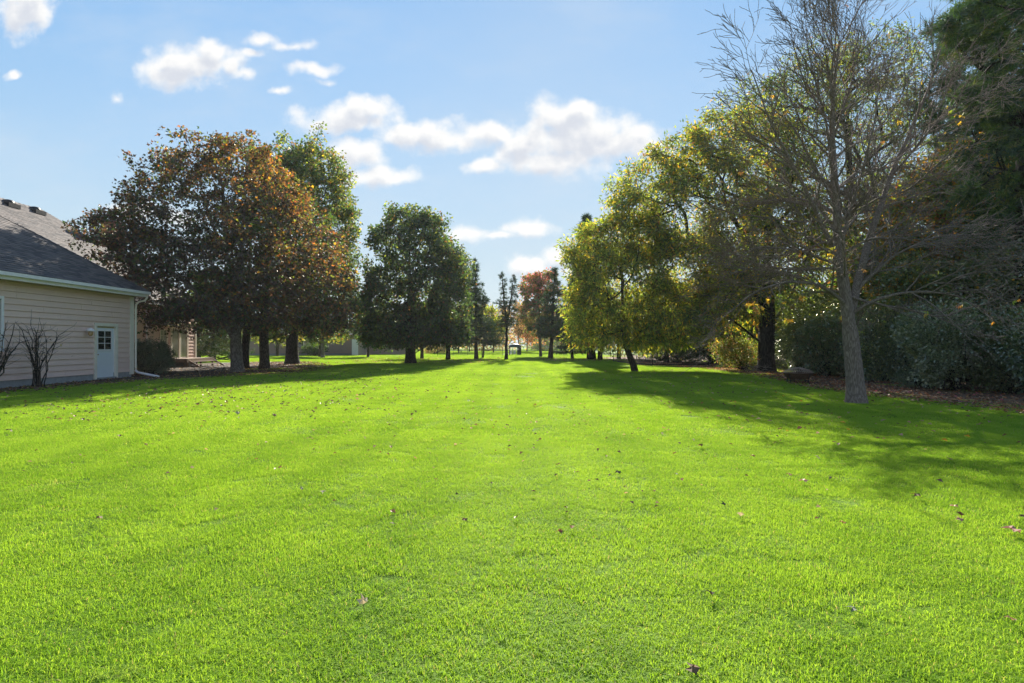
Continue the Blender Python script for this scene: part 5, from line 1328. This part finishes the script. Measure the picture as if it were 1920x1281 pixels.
r = np.random.default_rng(300)
# thick under the left maples and along the wall
Y_ = r.uniform(15, 46, 9000); X_ = np.interp(Y_, [p[1] for p in LB_R], [p[0] for p in LB_R]) + 1.2 - r.gamma(1.6, 2.2, 9000)
k_ = (X_ > -21.2) & ((X_ > -16.65) | (Y_ > 25.3)); litter('leaf_litter', X_[k_], Y_[k_], .085, dict(brown=1.2, tan=.55, maroon=.8, olive=.35, gold=.12), 'brown fallen leaves thick on the soil under the left maples', 301)
Y_ = r.uniform(10, 44, 14000); X_ = np.interp(Y_, [p[1] for p in RB_L], [p[0] for p in RB_L]) - .9 + r.gamma(1.5, 1.8, 14000)
litter('leaf_litter', X_, Y_, .075, dict(brown=1.2, rust=.9, tan=.7, pink=.10, maroon=.6), 'reddish brown fallen leaves covering the ground under the right hedge', 302)
# strewn over the lawn next to the maples and thinning out towards the camera
Y_ = 10 + r.gamma(2.2, 4.6, 1800); X_ = r.normal(-8.5, 3.6, 1800); k_ = (X_ > -15.5) & (Y_ < 40); litter('leaf_litter', X_[k_], Y_[k_], .07, dict(brown=1.3, maroon=1.2, tan=.5, dark_green=.6), 'dark fallen leaves strewn over the grass in front of the maples', 303, .045)
Y_ = r.uniform(8, 32, 700); X_ = r.uniform(3.5, 12, 700); litter('leaf_litter', X_, Y_, .07, dict(brown=1, tan=1.1, gold=.3), 'scattered leaves on the shaded grass round the leafless tree', 304, .045)
Y_ = 4 + r.gamma(2.0, 7, 1000); X_ = r.normal(0, .5, 1000) * Y_; k_ = (np.abs(X_) < 12) & (Y_ < 50); litter('leaf_litter', X_[k_], Y_[k_], .05, dict(brown=1.2, tan=.8, maroon=.6), 'small bits of leaf scattered over the open lawn', 305, .045)
Y_ = r.uniform(42, 60, 1500); X_ = r.uniform(-14, -1, 1500); litter('leaf_litter', X_, Y_, .10, dict(tan=1, brown=1.2, pink=.1), 'brown leaves lying under the middle green trees', 306, .05)
Y_ = r.uniform(46, 62, 1200); X_ = r.uniform(2.5, 12, 1200); litter('leaf_litter', X_, Y_, .10, dict(tan=1, brown=1.2, pink=.15), 'brown leaves lying under the dark pines', 307, .05)


def one_leaf(px, py, size, colour, yaw, stand, label):
    Y = EYE * FPX / (py - HOR); x = (px - 960) / FPX * Y * .975; Y *= .975; rng = np.random.default_rng(int(px * 7 + py)); z = gz(x, Y) + .045
    TV = np.array(TEMPL['maple'][0]) * (1, 1, 2.6) - (0, .5, 0)
    mid = np.array([(0, .0, .10)]); ring = TV[[0, 1, 2, 3, 4, 5, 6, 7]]
    V = np.vstack([ring, mid]) * size; V += rng.normal(0, .03 * size, V.shape); V[:, 2] += np.abs(V[:, 0]) ** 1.5 * 1.6
    F = np.array([(i, (i + 1) % 8, 8) for i in range(8)])
    ca, sa = math.cos(yaw), math.sin(yaw); cs, ss = math.cos(stand), math.sin(stand)
    def tr(q): y1 = q[:, 1] * cs - q[:, 2] * ss; z1 = q[:, 1] * ss + q[:, 2] * cs; return np.stack([x + q[:, 0] * ca - y1 * sa, Y + q[:, 0] * sa + y1 * ca, z + z1 + size * .35 * abs(ss)], 1)
    R_ = empty('fallen_leaf', (x, Y, z), label, 'leaf', 'single fallen leaves on the near lawn')
    np_mesh('blade', tr(V), [F], 'dry_leaf', R_, cols=np.array(PAL[colour])[None] * rng.uniform(.85, 1.15, (9, 1)))
    st = np.array([(0, -.5, 0), (.03, -.75, .04), (.01, -1.05, .10)]) * size; P_ = tr(st); v, f = tube(P_, np.array((.0022, .0018, .0012)), 4)
    np_mesh('stalk', v, [f], 'dry_leaf', R_, cols=np.tile(PAL['brown'], (len(v), 1)))


PAL['bleached'] = (.50, .42, .30); PAL['rose'] = (.36, .19, .16); PAL['dusk'] = (.04, .03, .025)
for (px, py, s, c, yaw, st, lab) in [
        (680, 1128, .055, 'bleached', .6, 1.2, 'pale bleached leaf standing upright in the near grass left of centre'),
        (735, 981, .035, 'bleached', 2.1, .4, 'tiny whitish leaf left of the two brown ones near the centre'),
        (870, 975, .06, 'brown', 1.2, .5, 'flat brown leaf left of the lawn centre line'),
        (1050, 997, .055, 'rust', .3, .5, 'red brown leaf right of the lawn centre line'),
        (1388, 968, .06, 'bleached', 2.6, .9, 'pale round leaf with a dark one just above its left'),
        (1355, 947, .055, 'dusk', 1.0, 1.0, 'dark curled leaf just above left of a pale round one'),
        (1578, 981, .05, 'orange', 1.7, .3, 'small orange leaf between the pale round leaf and the pink pair'),
        (1796, 976, .065, 'rose', .4, .6, 'pinkish leaf, lower one of the pair near the right edge'),
        (1800, 966, .05, 'maroon', 1.9, 1.2, 'dark purple curled leaf touching the pinkish one near the right edge'),
        (1788, 950, .06, 'rose', 2.7, .3, 'flat rosy leaf above the pinkish pair near the right edge'),
        (1893, 997, .12, 'rose', 1.35, .35, 'largest fallen leaf, dull pink, touching the right edge'),
        (1916, 970, .07, 'maroon', .2, .4, 'dark red leaf cut by the right edge above the largest leaf'),
        (1716, 930, .085, 'brown', .9, .35, 'long curled brown leaf up and left of the pinkish pair'),
        (565, 917, .055, 'silver', 1.5, 1.3, 'grey leaf standing on edge in the grass left of centre'),
        (606, 921, .06, 'bleached', .2, .2, 'whitish flat leaf right of the grey upright one'),
        (185, 970, .06, 'brown', 1.8, .4, 'brown leaf alone in the near grass at left'),
        (272, 836, .085, 'brown', 2.2, .8, 'brown leaf with one lobe up in the lawn at left'),
        (226, 818, .08, 'brown', .4, .3, 'flat leaf above left of the lobed brown one at left'),
        (155, 787, .09, 'maroon', 1.1, .5, 'dark leaf in the lawn just below the left shadow'),
        (15, 807, .09, 'maroon', 2.0, .5, 'dark leaf beside the left edge of the photo'),
        (444, 777, .10, 'silver', 1.2, 1.1, 'dark and pale folded leaf on the sunny lawn at left'),
        (586, 774, .10, 'maroon', 2.4, 1.0, 'dark two lobed leaf on the sunny lawn left of centre'),
        (371, 758, .11, 'maroon', .5, .5, 'dark broad leaf on the sunny lawn near the left shadow'),
        (514, 781, .09, 'brown', .9, .9, 'small dark upright leaf between the folded and the two lobed ones'),
        (1157, 886, .075, 'dusk', .7, .4, 'dark flat leaf on the sunny lawn right of centre'),
        (1267, 889, .05, 'silver', 1.4, .5, 'greyish leaf right of the dark flat one'),
        (1411, 854, .06, 'rust', .2, .4, 'rust red leaf in the sun below the right shadow edge'),
        (1314, 835, .07, 'dusk', 2.5, .8, 'dark upright leaf in the sun left of the right shadow'),
        (1532, 858, .06, 'bleached', 1.0, .9, 'pale leaf at the near edge of the right shadow'),
        (1478, 890, .07, 'rust', 1.6, .3, 'red brown leaf on the light grass below the right shadow'),
        (1506, 902, .09, 'rose', .2, .2, 'pinkish flat leaf on the light matted grass'),
        (1595, 1146, .06, 'silver', 1.2, .4, 'grey leaf half sunk in the near grass right of centre'),
        (1329, 1116, .055, 'dusk', 2.3, .7, 'dark leaf half sunk in the near grass right of centre'),
        (1296, 1258, .06, 'brown', .6, .6, 'brown leaf at the very bottom of the photo right of centre'),
        (1893, 1166, .05, 'tan', 2.0, .7, 'tan leaf in the near grass by the right edge'),
        (950, 797, .07, 'maroon', 1.3, .5, 'small dark leaf in the middle of the sunny lawn')]:
    one_leaf(px, py, s, c, yaw, st, lab)


# ------------------------------------------------------------------ the air
def haze():
    m, N, out = mat_base('haze_air')
    v = N.n('ShaderNodeVolumePrincipled', {'Color': (.93, .95, 1, 1), 'Density': HAZE, 'Anisotropy': .2})
    N.put(out.inputs['Volume'], v.outputs[0])
    tag(MB().box(-432, 432, -66, 492, -1.5, 24).build('haze', 'haze_air'), 'thin pale haze filling the air over the lawn', kind='stuff')


HAZE = 0.00025
haze()
